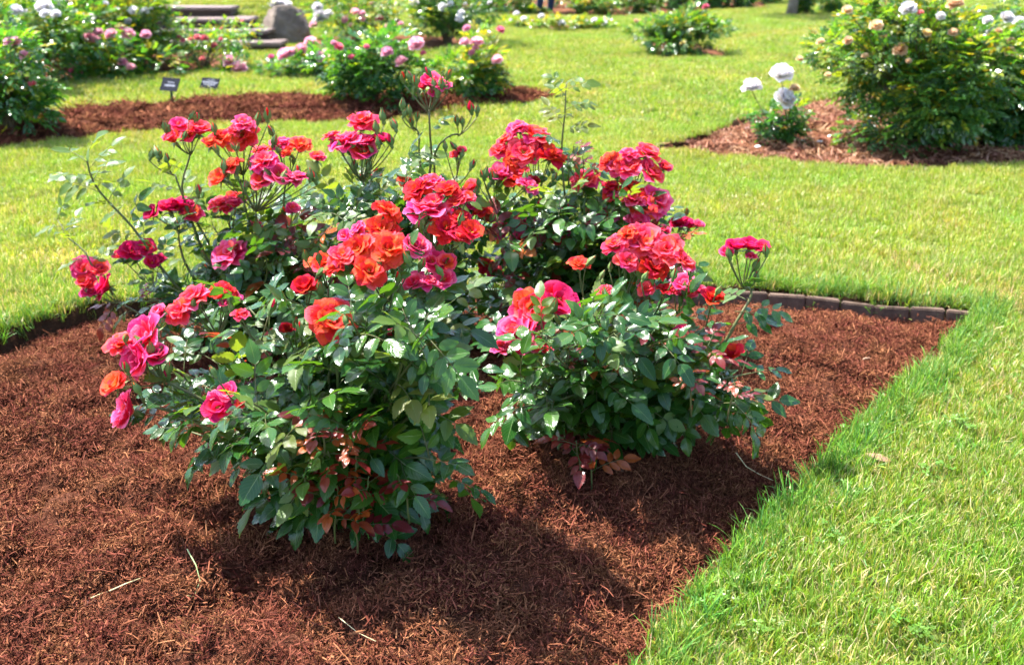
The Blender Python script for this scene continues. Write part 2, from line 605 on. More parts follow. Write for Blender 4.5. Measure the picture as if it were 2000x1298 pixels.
BEDS = {
    'main': dict(poly=pxpoly([(-500, 760), (-200, 690), (0, 645), (90, 615), (170, 590), (300, 577), (600, 567), (900, 562), (1200, 555), (1360, 556), (1500, 562), (1650, 577), (1800, 591), (1915, 601),
                              (1885, 645), (1810, 715), (1730, 785), (1660, 855), (1580, 935), (1500, 1015), (1430, 1085), (1360, 1155), (1300, 1235), (1240, 1330), (1150, 1480), (900, 1700), (-300, 1700), (-900, 1100)], 8, 0.014, 3),
                 edge=-0.078, mound=0.085, w=0.5, rough=0.05, mat='mulch', res=0.02),
    'left': dict(poly=pxpoly([(-300, 345), (60, 281), (200, 265), (320, 255), (420, 240), (560, 238), (700, 238), (850, 221), (1000, 203), (1090, 187), (1040, 180), (960, 175), (880, 182), (780, 187), (650, 194), (560, 191), (480, 196), (420, 200), (320, 207), (200, 216), (80, 228), (-300, 252)], 6, 0.01, 4),
                 edge=-0.015, mound=0.06, w=0.3, rough=0.045, mat='mulch', res=0.04),
    'right': dict(poly=pxpoly([(1272, 291), (1400, 304), (1550, 317), (1700, 327), (1900, 327), (2100, 320), (2400, 300), (2400, 150), (2000, 165), (1750, 178), (1600, 192), (1500, 212), (1430, 240), (1350, 267)], 6, 0.01, 5),
                  edge=-0.05, mound=0.05, w=0.4, rough=0.03, mat='mulch_pale', res=0.04),
    'small': dict(poly=pxpoly([(1258, 82), (1272, 113), (1340, 115), (1432, 110), (1405, 96), (1360, 84), (1300, 78)], 4, 0.0, 6), edge=-0.03, mound=0.06, w=0.5, rough=0.03, mat='mulch_pale', res=0.08),
    'upper': dict(poly=pxpoly([(-200, 185), (60, 176), (130, 160), (320, 146), (420, 138), (495, 126), (485, 106), (300, 104), (0, 112), (-200, 118)], 4, 0.0, 7), edge=-0.02, mound=0.08, w=0.6, rough=0.04, mat='mulch_pale', res=0.08),
    'middle': dict(poly=pxpoly([(590, 96), (700, 100), (830, 96), (915, 88), (905, 72), (700, 72), (600, 78)], 4, 0.0, 8), edge=-0.02, mound=0.08, w=0.6, rough=0.04, mat='mulch_pale', res=0.1),
    'strip': dict(poly=pxpoly([(945, 51), (1060, 61), (1190, 59), (1230, 55), (1190, 52), (1060, 50)], 4, 0.0, 9), edge=-0.02, mound=0.05, w=0.4, rough=0.03, mat='mulch_pale', res=0.1),
    'far': dict(poly=pxpoly([(900, 26), (990, 28), (1100, 32), (1200, 33), (1290, 30), (1330, 22), (1500, 16), (1500, 2), (1270, 2), (1100, 2), (900, 4)], 4, 0.0, 10), edge=-0.02, mound=0.06, w=0.6, rough=0.03, mat='mulch_pale', res=0.15),
}


STEP_Y = G(545, 101).y


def hill(x, y):
    m = 1 - sstep(-3.5, -2.7, x)
    return (0.4 * np.clip((y - STEP_Y - 0.12) / 1.25, 0, 1) - 0.05 * sstep(STEP_Y + 0.1, STEP_Y + 0.3, y) * (1 - sstep(STEP_Y + 1.3, STEP_Y + 1.7, y)) + 0.055 * np.maximum(0, y - STEP_Y - 1.5)) * m


def bed_d(x, y):
    P = np.stack([x, y], 1)
    r = {}
    for k, b in BEDS.items():
        lo = b['poly'].min(0) - 0.6
        hi = b['poly'].max(0) + 0.6
        m = (x > lo[0]) & (x < hi[0]) & (y > lo[1]) & (y < hi[1])
        d = np.full(len(x), 0.6)
        if m.any():
            d[m] = poly_sdf(P[m], b['poly'])
        r[k] = d
    return r


def ground_z(x, y, d=None):
    x = np.asarray(x, float)
    y = np.asarray(y, float)
    if d is None:
        d = bed_d(x, y)
    z = hill(x, y) + 0.02 * fbm(x, y, 0.6, 3, 5) * sstep(1.0, 5.0, y)
    for k in d:
        z = z - 0.2 * sstep(0.0, 0.035, -d[k])
    return z


def mulch_z(k, x, y, sd=None):
    b = BEDS[k]
    x = np.asarray(x, float)
    y = np.asarray(y, float)
    if sd is None:
        sd = poly_sdf(np.stack([x, y], 1), b['poly'])
    ins = sstep(-0.02, b['w'], -sd)
    z = b['edge'] + b['mound'] * ins - 0.6 * np.maximum(0, sd)
    z = z + b['rough'] * (fbm(x, y, 4.0, 3, 31) * 0.9 + fbm(x, y, 11.0, 4, 77) * 1.3) * (0.4 + 0.6 * ins) + hill(x, y)
    return z


def bed_point(k, px, py):
    p = G(px, py)
    z = float(mulch_z(k, [p.x], [p.y])[0])
    p = G(px, py, z)
    p.z = float(mulch_z(k, [p.x], [p.y])[0]) - 0.005
    return p


def axis_vals(spec):
    r = []
    for a, b, s in spec:
        r += list(np.arange(a, b - 1e-6, s))
    r.append(spec[-1][1])
    return np.array(r)


def build_ground():
    xs = axis_vals([(-400, -60, 40), (-60, -14, 4), (-14, -6, 0.4), (-6, -3, 0.1), (-3, 3, 0.04), (3, 7, 0.1), (7, 14, 0.4), (14, 60, 4), (60, 400, 40)])
    ys = axis_vals([(-30, -3, 3), (-3, 0.9, 0.3), (0.9, 4.6, 0.035), (4.6, 8, 0.06), (8, 14, 0.1), (14, 26, 0.25), (26, 60, 4), (60, 800, 60)])
    X, Y = np.meshgrid(xs, ys)
    x = X.ravel()
    y = Y.ravel()
    z = ground_z(x, y)
    nx = len(xs)
    ny = len(ys)
    i = np.arange(nx * ny).reshape(ny, nx)
    q = np.stack([i[:-1, :-1], i[:-1, 1:], i[1:, 1:], i[1:, :-1]], -1).reshape(-1, 4)
    d = bed_d(x, y)
    dm = np.min(np.stack([d[k] for k in d]), 0)
    me = np_mesh("lawn_ground", np.stack([x, y, z], 1), [q], [MAT['soil'], MAT['earth']], smooth=True, midx=(dm[q].min(1) < -0.004).astype(int))
    tag(obj("lawn_ground", me), "mown lawn ground running between all the beds", kind="structure")


def build_bed(k, name, label):
    b = BEDS[k]
    lo = b['poly'].min(0) - 0.06
    hi = b['poly'].max(0) + 0.06
    if k == 'main':
        lo = np.maximum(lo, [-3.2, 0.7])
        hi = np.minimum(hi, [3.2, 9])
    if k == 'right':
        hi = np.minimum(hi, [9, 12])
    r = b['res']
    xs = np.arange(lo[0], hi[0] + r, r)
    ys = np.arange(lo[1], hi[1] + r, r)
    X, Y = np.meshgrid(xs, ys)
    x = X.ravel()
    y = Y.ravel()
    sd = poly_sdf(np.stack([x, y], 1), b['poly'])
    z = mulch_z(k, x, y, sd)
    i = np.arange(len(x)).reshape(X.shape)
    q = np.stack([i[:-1, :-1], i[:-1, 1:], i[1:, 1:], i[1:, :-1]], -1).reshape(-1, 4)
    q = q[(sd[q] < 0.05).any(1)]
    used = np.unique(q)
    mp = np.zeros(len(x), np.int64)
    mp[used] = np.arange(len(used))
    me = np_mesh(name, np.stack([x, y, z], 1)[used], [mp[q]], MAT[b['mat']], smooth=True)
    tag(obj(name, me), label, kind="structure")


build_ground()
build_bed('main', "mulch_bed", "wide bed of reddish brown mulch under the red roses")
build_bed('left', "mulch_bed", "low mulch berm under the pink roses behind")
build_bed('right', "mulch_bed", "pale mulch bed under the large peach rose shrub")
build_bed('small', "mulch_bed", "small mulch patch under the lone rounded shrub")
build_bed('upper', "mulch_bed", "mulch bed in front of the stone steps")
build_bed('middle', "mulch_bed", "mulch bed beside the boulder")
build_bed('strip', "mulch_bed", "thin mulch strip with low white roses")
build_bed('far', "mulch_bed", "far mulch bed with yellow roses")


# ------------------------------------------------------------------ scatter (geometry nodes) for grass and shredded bark
def scatter(name, label, pts, rots, scl, protos):
    """one stuff object: every point carries an instance of one of the prototype meshes"""
    coll = bpy.data.collections.new(name + "_pieces")
    for i, me in enumerate(protos):
        coll.objects.link(bpy.data.objects.new("%s_piece_%02d" % (name, i), me))
    me = bpy.data.meshes.new(name)
    n = len(pts)
    me.vertices.add(n)
    me.vertices.foreach_set("co", np.asarray(pts, np.float32).ravel())
    a = me.attributes.new("rot", 'FLOAT_VECTOR', 'POINT')
    a.data.foreach_set("vector", np.asarray(rots, np.float32).ravel())
    a = me.attributes.new("scl", 'FLOAT', 'POINT')
    a.data.foreach_set("value", np.asarray(scl, np.float32))
    a = me.attributes.new("vid", 'INT', 'POINT')
    a.data.foreach_set("value", rng.integers(0, len(protos), n).astype(np.int32))
    ng = bpy.data.node_groups.new(name + "_scatter", 'GeometryNodeTree')
    ng.interface.new_socket("Geometry", in_out='INPUT', socket_type='NodeSocketGeometry')
    ng.interface.new_socket("Geometry", in_out='OUTPUT', socket_type='NodeSocketGeometry')
    gi = ng.nodes.new("NodeGroupInput")
    go = ng.nodes.new("NodeGroupOutput")
    ci = ng.nodes.new("GeometryNodeCollectionInfo")
    ci.inputs["Collection"].default_value = coll
    ci.inputs["Separate Children"].default_value = True
    ci.inputs["Reset Children"].default_value = True
    ip = ng.nodes.new("GeometryNodeInstanceOnPoints")
    ip.inputs["Pick Instance"].default_value = True

    def named(nm, t):
        x = ng.nodes.new("GeometryNodeInputNamedAttribute")
        x.data_type = t
        x.inputs["Name"].default_value = nm
        return x.outputs["Attribute"]
    e2r = ng.nodes.new("FunctionNodeEulerToRotation")
    L = ng.links.new
    L(named("rot", 'FLOAT_VECTOR'), e2r.inputs[0])
    L(gi.outputs[0], ip.inputs["Points"])
    L(ci.outputs[0], ip.inputs["Instance"])
    L(named("vid", 'INT'), ip.inputs["Instance Index"])
    L(e2r.outputs[0], ip.inputs["Rotation"])
    L(named("scl", 'FLOAT'), ip.inputs["Scale"])
    L(ip.outputs[0], go.inputs[0])
    o = obj(name, me)
    md = o.modifiers.new("scatter", 'NODES')
    md.node_group = ng
    tag(o, label, kind="stuff")
    return o


def blade_tuft(nb, R, hmin, hmax, wid, lean, seed, palette, segs=3):
    g = np.random.default_rng(seed)
    V = []
    Fq = []
    Ft = []
    C = []
    for b in range(nb):
        r = R * math.sqrt(g.random())
        a = g.random() * 6.283
        bx, by = r * math.cos(a), r * math.sin(a)
        h = g.uniform(hmin, hmax)
        la = g.random() * 6.283
        ln = abs(g.normal(0, lean))
        bend = g.uniform(0.3, 1.3) * ln + 0.1
        w = wid * g.uniform(0.6, 1.2)
        wa = la + math.pi / 2 + g.normal(0, 0.5)
        c0 = np.array(palette[g.integers(len(palette))]) * g.uniform(0.75, 1.2)
        o = len(V)
        x = y = z = 0.0
        th = ln * 0.4
        for s in range(segs):
            t = s / segs
            ww = w * (1 - 0.55 * t)
            dx, dy = math.cos(wa) * ww / 2, math.sin(wa) * ww / 2
            px, py = bx + x * math.cos(la), by + x * math.sin(la)
            V.append((px - dx, py - dy, z - 0.004))
            V.append((px + dx, py + dy, z - 0.004))
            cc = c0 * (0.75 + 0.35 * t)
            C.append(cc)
            C.append(cc)
            x += math.sin(th) * h / segs
            z += math.cos(th) * h / segs
            th = min(th + bend / segs * 1.8, 1.9)
        V.append((bx + x * math.cos(la), by + x * math.sin(la), z - 0.004))
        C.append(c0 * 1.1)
        for s in range(segs - 1):
            k = o + 2 * s
            Fq.append((k, k + 1, k + 3, k + 2))
        k = o + 2 * (segs - 1)
        Ft.append((k, k + 1, k + 2))
    return np_mesh("grass_tuft", np.array(V), [np.array(Fq), np.array(Ft)], MAT['grass'], np.array(C))


GREEN = [(0.15, 0.26, 0.02), (0.19, 0.3, 0.022), (0.12, 0.22, 0.02), (0.24, 0.33, 0.03), (0.09, 0.2, 0.03), (0.28, 0.31, 0.05), (0.42, 0.36, 0.15), (0.5, 0.42, 0.22), (0.2, 0.3, 0.05), (0.15, 0.27, 0.03)]
GREEN_FAR = [(0.18, 0.285, 0.022), (0.23, 0.32, 0.026), (0.15, 0.25, 0.022), (0.28, 0.345, 0.045), (0.34, 0.35, 0.09), (0.44, 0.38, 0.18)]
LONG = [(0.08, 0.2, 0.03), (0.11, 0.25, 0.035), (0.15, 0.28, 0.03), (0.07, 0.18, 0.035), (0.22, 0.31, 0.07)]


def clover_tuft(seed):
    g = np.random.default_rng(seed)
    V = []
    Fq = []
    C = []
    for b in range(9):
        cx, cy = g.normal(0, 0.022, 2)
        h = g.uniform(0.018, 0.04)
        r = g.uniform(0.005, 0.0085)
        a0 = g.random() * 6.283
        c0 = np.array((0.1, 0.2, 0.02)) * g.uniform(0.7, 1.15)
        tx, ty = g.normal(0, 0.25, 2)
        for k in range(3):
            a = a0 + k * 2.094
            ca, sa = math.cos(a), math.sin(a)
            o = len(V)
            for (u, w, zz) in ((0, 0, 0), (0.75, -0.62, 0.12), (1.35, -0.5, 0.2), (1.25, 0, 0.02), (1.35, 0.5, 0.2), (0.75, 0.62, 0.12)):
                px = r * (u * ca - w * sa)
                py = r * (u * sa + w * ca)
                V.append((cx + px, cy + py, h + zz * r + tx * px + ty * py))
                C.append(c0 * (1.25 if u < 0.9 and u > 0.1 else 1.0))
            Fq.append((o, o + 1, o + 2, o + 3))
            Fq.append((o, o + 3, o + 4, o + 5))
        o = len(V)
        V += [(cx - 0.0008, cy, 0), (cx + 0.0008, cy, 0), (cx + 0.0008, cy, h), (cx - 0.0008, cy, h)]
        C += [c0] * 4
        Fq.append((o, o + 1, o + 2, o + 3))
    return np_mesh("clover_tuft", np.array(V), [np.array(Fq)], MAT['clover'], np.array(C))


def fibre_clump(seed, nf, R, lmin, lmax, wid, hgt, tilt=0.45, pale=False):
    g = np.random.default_rng(seed)
    V = []
    Fq = []
    C = []
    pal = [(0.056, 0.018, 0.009), (0.118, 0.039, 0.021), (0.168, 0.058, 0.031), (0.2, 0.074, 0.041), (0.08, 0.026, 0.014), (0.145, 0.05, 0.027)]
    if pale:
        pal = [(0.09, 0.036, 0.019), (0.17, 0.07, 0.038), (0.22, 0.098, 0.056), (0.27, 0.13, 0.08), (0.34, 0.19, 0.125)]
    for b in range(nf):
        cx, cy = g.normal(0, R * 0.5, 2)
        cz = g.uniform(-0.3, 1.0) * hgt
        L = g.uniform(lmin, lmax) * (0.5 + g.random() ** 2)
        w = wid * g.uniform(0.4, 1.5)
        a = g.random() * 6.283
        p = g.normal(0, tilt)
        bend = g.normal(0, 0.5)
        d = np.array([math.cos(a) * math.cos(p), math.sin(a) * math.cos(p), math.sin(p)])
        s = np.array([-math.sin(a), math.cos(a), g.normal(0, 0.35)])
        n = np.cross(d, s)
        c0 = np.array(pal[g.integers(len(pal))]) * g.uniform(0.75, 1.3)
        o = len(V)
        th = w * 0.3
        for i, t in enumerate((-0.5, 0.0, 0.5)):
            ctr = np.array([cx, cy, cz]) + d * L * t + n * (bend * L * (0.25 - t * t)) * 0.6
            ww = w * (1.0 if i == 1 else g.uniform(0.3, 0.9)) / 2
            V += [ctr - s * ww, ctr + n * th, ctr + s * ww]
            C += [c0 * 0.9, c0 * 1.15, c0 * 0.9]
        for i in range(2):
            k = o + 3 * i
            Fq += [(k, k + 3, k + 4, k + 1), (k + 1, k + 4, k + 5, k + 2)]
    return np_mesh("bark_clump", np.array(V), [np.array(Fq)], MAT['fibre'], np.array(C))


def in_frame(P, mx=260, my=160):
    u, v = project_np(P)
    return (u > -mx) & (u < 2000 + mx) & (v > -my) & (v < 1298 + my)


def lawn_points(n_per_m2, y0, y1, margin=0.0, seed=1):
    g = np.random.default_rng(seed)
    w1 = 0.86 * y1 + 1.2
    n = int(n_per_m2 * 2 * w1 * (y1 - y0))
    x = g.uniform(-w1, w1, n)
    y = g.uniform(y0, y1, n)
    m = np.abs(x) < 0.85 * y + 1.2
    x, y = x[m], y[m]
    m = in_frame(np.stack([x, y, np.zeros_like(x)], 1), 650, 160)
    x, y = x[m], y[m]
    d = bed_d(x, y)
    dm = np.min(np.stack([d[k] for k in d]), 0)
    step_r = G(548, 101).x
    on_steps = (y > STEP_Y - 0.03) & (y < STEP_Y + 1.42) & (x < step_r + 0.02 - 0.6 * (y - STEP_Y)) & (x > -6.0)
    m = (dm > margin) & ~on_steps
    x, y, dm = x[m], y[m], dm[m]
    dd = {k: d[k][m] for k in d}
    z = ground_z(x, y, dd)
    return np.stack([x, y, z], 1), dm, dd, g


def rots(n, g, tilt=0.12):
    r = np.zeros((n, 3))
    r[:, 0] = g.normal(0, tilt, n)
    r[:, 1] = g.normal(0, tilt, n)
    r[:, 2] = g.uniform(0, 6.283, n)
    return r


def build_grass():
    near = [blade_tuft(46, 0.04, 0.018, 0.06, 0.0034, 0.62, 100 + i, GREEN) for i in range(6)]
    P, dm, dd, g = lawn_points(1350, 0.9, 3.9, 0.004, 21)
    sc = g.uniform(0.7, 1.15, len(P)) * (0.75 + 0.35 * vnoise(P[:, 0] * 3, P[:, 1] * 3, 9))
    # the grass thins in places so stray yellow thatch shows
    scatter("grass", "short mown grass of the lawn nearest the camera", P, rots(len(P), g), sc, near)
    # long unmown fringe along the front right edge of the main bed
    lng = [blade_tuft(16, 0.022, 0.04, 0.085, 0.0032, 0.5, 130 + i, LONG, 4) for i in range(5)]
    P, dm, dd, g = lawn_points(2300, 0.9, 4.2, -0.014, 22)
    m = (dd['main'] < 0.03 + 0.1 * g.random(len(P))) & (vnoise(P[:, 0] * 5, P[:, 1] * 5, 4) > np.where(P[:, 0] > 0, 0.22, 0.1))
    P = P[m]
    sl = np.where((P[:, 1] > 3.0) & (P[:, 0] < 0.4), 0.8, 1.0)
    scatter("grass", "longer grass blades fringing the mulch bed's front edge", P, rots(len(P), g, 0.25), g.uniform(0.5, 1.15, len(P)) * sl, lng)
    crs = [blade_tuft(9, 0.03, 0.035, 0.075, 0.0042, 0.8, 145 + i, LONG + GREEN[:4] + [(0.5, 0.43, 0.24)], 4) for i in range(5)]
    P, dm, dd, g = lawn_points(330, 0.9, 3.7, 0.02, 27)
    P = P[vnoise(P[:, 0] * 2.5 + 7, P[:, 1] * 2.5, 19) > 0.35]
    scatter("grass", "coarser blades and dry clippings scattered through the near lawn", P, rots(len(P), g, 0.35), g.uniform(0.5, 1.1, len(P)), crs)
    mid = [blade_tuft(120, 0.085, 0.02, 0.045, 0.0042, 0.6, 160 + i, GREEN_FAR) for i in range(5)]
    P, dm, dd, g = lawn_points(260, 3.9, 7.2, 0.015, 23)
    scatter("grass", "mown grass across the middle lawn", P, rots(len(P), g, 0.08), g.uniform(0.75, 1.15, len(P)), mid)
    far = [blade_tuft(150, 0.17, 0.022, 0.05, 0.008, 0.6, 190 + i, GREEN_FAR) for i in range(4)]
    P, dm, dd, g = lawn_points(75, 7.2, 25, 0.05, 24)
    scatter("grass", "mown grass of the far lawns", P, rots(len(P), g, 0.06), g.uniform(0.75, 1.2, len(P)), far)
    clv = [clover_tuft(220 + i) for i in range(4)]
    P, dm, dd, g = lawn_points(80, 0.9, 3.4, 0.02, 25)
    m = vnoise(P[:, 0] * 4 + 3, P[:, 1] * 4, 12) > 0.52
    P = P[m]
    scatter("clover", "small clover leaves growing among the lawn grass", P, rots(len(P), g, 0.1), g.uniform(0.5, 1.0, len(P)), clv)


def mulch_points(k, dens, seed, lim=None, inset=0.01):
    b = BEDS[k]
    g = np.random.default_rng(seed)
    lo = b['poly'].min(0)
    hi = b['poly'].max(0)
    if k == 'main':
        lo = np.maximum(lo, [-2.3, 0.95])
        hi = np.minimum(hi, [2.6, 5])
    n = int(dens * np.prod(hi - lo))
    x = g.uniform(lo[0], hi[0], n)
    y = g.uniform(lo[1], hi[1], n)
    m = in_frame(np.stack([x, y, np.zeros_like(x)], 1), 240, 140)
    x, y = x[m], y[m]
    sd = poly_sdf(np.stack([x, y], 1), b['poly'])
    m = sd < -inset
    x, y, sd = x[m], y[m], sd[m]
    z = mulch_z(k, x, y, sd)
    return np.stack([x, y, z], 1), g


def build_mulch():
    cl = [fibre_clump(300 + i, 105, 0.045, 0.006, 0.026, 0.0022, 0.013, 0.7) for i in range(8)]
    P, g = mulch_points('main', 1500, 41)
    scatter("mulch", "shredded reddish brown bark mulch covering the main bed", P, rots(len(P), g, 0.15), g.uniform(0.6, 1.25, len(P)), cl)
    big = [fibre_clump(330 + i, 4, 0.07, 0.025, 0.06, 0.0038, 0.01, 0.25) for i in range(6)]
    P, g = mulch_points('main', 60, 42)
    scatter("mulch", "longer bark slivers lying on the main bed's mulch", P + np.array([0, 0, 0.008]), rots(len(P), g, 0.15), g.uniform(0.6, 1.2, len(P)), big)
    cl2 = [fibre_clump(360 + i, 50, 0.09, 0.03, 0.08, 0.007, 0.02) for i in range(5)]
    cl3 = [fibre_clump(380 + i, 50, 0.09, 0.03, 0.08, 0.007, 0.02, pale=True) for i in range(5)]
    for k, nm, dn in (('left', "bark mulch on the berm under the pink roses", 260), ('right', "paler dry bark mulch round the peach rose shrub", 130)):
        P, g = mulch_points(k, dn, 43)
        scatter("mulch", nm, P, rots(len(P), g, 0.15), g.uniform(0.6, 1.25, len(P)), cl2 if k == 'left' else cl3)


build_grass()
build_mulch()

# ------------------------------------------------------------------ brick edging, steps, boulder, signs
def beveled_box(sx, sy, sz, bev, seed):
    import bmesh
    bm = bmesh.new()
    bmesh.ops.create_cube(bm, size=1.0)
    g = random.Random(seed)
    for v in bm.verts:
        v.co = Vector((v.co.x * sx, v.co.y * sy, v.co.z * sz)) + Vector((g.uniform(-1, 1), g.uniform(-1, 1), g.uniform(-1, 1))) * bev * 0.6
    bmesh.ops.bevel(bm, geom=bm.edges[:], offset=bev, segments=2, affect='EDGES')
    return bm


def bm_mesh(bm, name, mat, smooth=False):
    me = bpy.data.meshes.new(name)
    bm.to_mesh(me)
    bm.free()
    me.materials.append(mat)
    for p in me.polygons:
        p.use_smooth = smooth
    return me


def build_edging():
    px = [(1190, 557), (1262, 558), (1342, 558), (1420, 560), (1500, 565), (1572, 572), (1640, 579), (1707, 585), (1776, 591), (1845, 597), (1908, 604)]
    pts = [G(*p, 0.0) for p in px]
    root = thing("brick_edging", pts[5], "row of weathered brown edging bricks along the back of the mulch bed", "edging")
    for i in range(len(pts) - 1):
        a, b = pts[i], pts[i + 1]
        d = (b - a)
        L = d.length - 0.006
        me = bm_mesh(beveled_box(L + 0.003, 0.03, 0.14, 0.004, i), "brick", MAT['brick'])
        c = (a + b) / 2 - root.location + Vector((0, -0.016, -0.076 + rnd.uniform(-0.01, 0.003)))
        o = obj("brick", me, root, Matrix.Translation(c) @ Matrix.Rotation(math.atan2(d.y, d.x) + rnd.uniform(-0.03, 0.03), 4, 'Z') @ Matrix.Rotation(rnd.uniform(-0.1, 0.1), 4, 'X') @ Matrix.Rotation(rnd.uniform(-0.03, 0.03), 4, 'Y'))


def build_steps():
    # bottom riser stands at photo row 100, each step 11 cm up and 0.32 m further back
    p0 = G(545, 101)
    root = thing("stone_steps", p0, "flight of four grey brown stone steps rising to the upper lawn", "steps")
    ys = [p0.y + 0.34 * i for i in range(4)]
    xr = [548, 524, 490, 452]
    rows = [84, 61, 37, 15]
    for i in range(4):
        top = AT(xr[i], rows[i], ys[i])
        x1 = top.x
        x0 = AT(250, rows[i], ys[i]).x
        z1 = top.z
        z0 = 0.0 if i == 0 else AT(xr[i - 1], rows[i - 1], ys[i - 1]).z
        bm = beveled_box(x1 - x0, 0.46, 0.042, 0.014, 50 + i)
        o = obj("tread", bm_mesh(bm, "tread", MAT['stone'], False), root, Matrix.Translation(Vector(((x0 + x1) / 2, ys[i] + 0.2, z1 - 0.021)) - p0))
        bm = beveled_box(x1 - x0 - 0.05, 0.36, z1 - z0 - 0.042, 0.01, 60 + i)
        o = obj("riser", bm_mesh(bm, "riser", MAT['riser'], False), root, Matrix.Translation(Vector(((x0 + x1) / 2, ys[i] + 0.22, (z0 + z1 - 0.042) / 2 - 0.001)) - p0))


def build_boulder():
    import bmesh
    c = G(562, 84)
    bm = bmesh.new()
    bmesh.ops.create_icosphere(bm, subdivisions=4, radius=1.0)
    Z = depth_of(c)
    wx = 84 / F * Z / 2
    hz = 74 / F * Z
    cuts = [Vector((0.35, -0.9, 0.25)).normalized(), Vector((-0.75, -0.55, 0.4)).normalized(), Vector((0.85, -0.2, 0.5)).normalized(), Vector((-0.1, 0.2, 1)).normalized(), Vector((0.9, 0.5, 0.1)).normalized(), Vector((-0.9, 0.4, 0.3)).normalized()]
    lim = [0.62, 0.78, 0.84, 0.74, 0.82, 0.85]
    for v in bm.verts:
        p = v.co.copy()
        for n_, l_ in zip(cuts, lim):
            e = p.dot(n_) - l_
            if e > 0:
                p -= n_ * e * 0.8
        x, y, z = p
        q = float(fbm(np.array([x * 1.3 + z]), np.array([y * 1.3 - z]), 2.0, 4, 8)[0])
        p *= 1 + 0.12 * q
        v.co = Vector((p.x * wx * 1.15, p.y * wx * 1.1, p.z * hz * 0.66 + hz * 0.38))
    me = bm_mesh(bm, "boulder", MAT['boulder'], False)
    o = obj("boulder", me)
    o.location = c
    tag(o, "large angular grey tan boulder standing at the foot of the steps", "boulder")


def build_sign(base_px, top_px, w_px, h_px, lines, label):
    k = 'left'
    b = bed_point(k, *base_px)
    root = thing("plant_sign", b, label, "sign", "plant name signs in the berm")
    Z = depth_of(b)
    w = w_px / F * Z
    h = h_px / F * Z / 0.86
    top = AT(*top_px, b.y)
    c = top - b
    tilt = Matrix.Rotation(math.radians(-38), 4, 'X')
    M = Matrix.Translation(c) @ Matrix.Rotation(math.radians(-12), 4, 'Z') @ Matrix.Rotation(math.radians(3), 4, 'Y') @ Matrix.Rotation(math.radians(52), 4, 'X')
    pl = obj("plate", bm_mesh(beveled_box(w, h, 0.004, 0.001, 3), "plate", MAT['signplate']), root, M)
    m = MB()
    m.tube([c + Vector((0.0, 0.006, -h * 0.25)), Vector((0, 0.0, -0.03))], 0.0085, 8)
    obj("stake", m.mesh("stake", MAT['stake'], True), root)
    m = MB()
    g = random.Random(len(lines) * 7)
    for (yy, x0, x1, hh) in lines:
        x = x0
        while x < x1:
            ww = g.uniform(0.018, 0.05)
            m.box((min(x + ww / 2, x1) * w, yy * h, 0.0028), (ww * w * 0.9, hh * h * g.uniform(0.75, 1.0), 0.0006))
            x += ww + g.uniform(0.008, 0.016)
    obj("print", m.mesh("print", MAT['signtext']), pl)


build_edging()
build_steps()
build_boulder()
build_sign((339, 212), (332, 165), 37, 25, [(0.14, -0.16, 0.2, 0.07), (-0.1, -0.28, 0.3, 0.14)], "taller black plant name sign with one short and one bold line")
build_sign((418, 196), (410, 163), 37, 20, [(0.3, -0.2, 0.24, 0.07), (0.08, -0.42, 0.4, 0.13), (-0.12, -0.3, 0.3, 0.1), (-0.28, -0.06, 0.08, 0.1)], "lower black plant name sign filled with several lines of print")

# ------------------------------------------------------------------ rose parts: leaves
def leaflet_geo(mb, base, dirv, nrm, L, W, fold, droop, g, rows=16):
    x = Vector(dirv).normalized()
    y = Vector(nrm).cross(x).normalized()
    z = x.cross(y)
    vs = []
    uv = []
    ph = g.uniform(0, 6.28)
    wav = g.uniform(0.02, 0.06)
    tw = g.uniform(-0.25, 0.25)
    for i in range(rows + 1):
        t = i / rows
        hw = W / 2 * (math.sin(math.pi * t ** 0.78) ** 0.8 if 0 < t < 1 else 0.0)
        if t > 0.82:
            hw = max(hw, W / 2 * 0.55 * (1 - t) / 0.18)
        if i == rows:
            hw = 0.0004
        if i == 0:
            hw = 0.0006
        ser = 1.0 if i % 2 else 0.86
        cx = L * t
        cz = -droop * L * t * t
        for u in (-1, -0.55, 0, 0.55, 1):
            au = abs(u)
            ww = hw * u * (ser if au == 1 else 1.0)
            zz = fold * abs(ww) * (1 - 0.35 * au) + wav * L * math.sin(t * 9 + ph + u * 1.3) * au * 0.5 + tw * ww * t
            px = cx + (0.02 * L * (1 if i % 2 else -0.3) if au == 1 and 0 < i < rows else 0)
            p = Vector(base) + x * px + y * ww + z * (zz + cz)
            vs.append(p)
            uv.append((u * 0.5 + 0.5, t))
    fs = []
    for i in range(rows):
        for k in range(4):
            a = i * 5 + k
            fs.append((a, a + 5, a + 6, a + 1))
    mb.add(vs, fs, 0, uv)


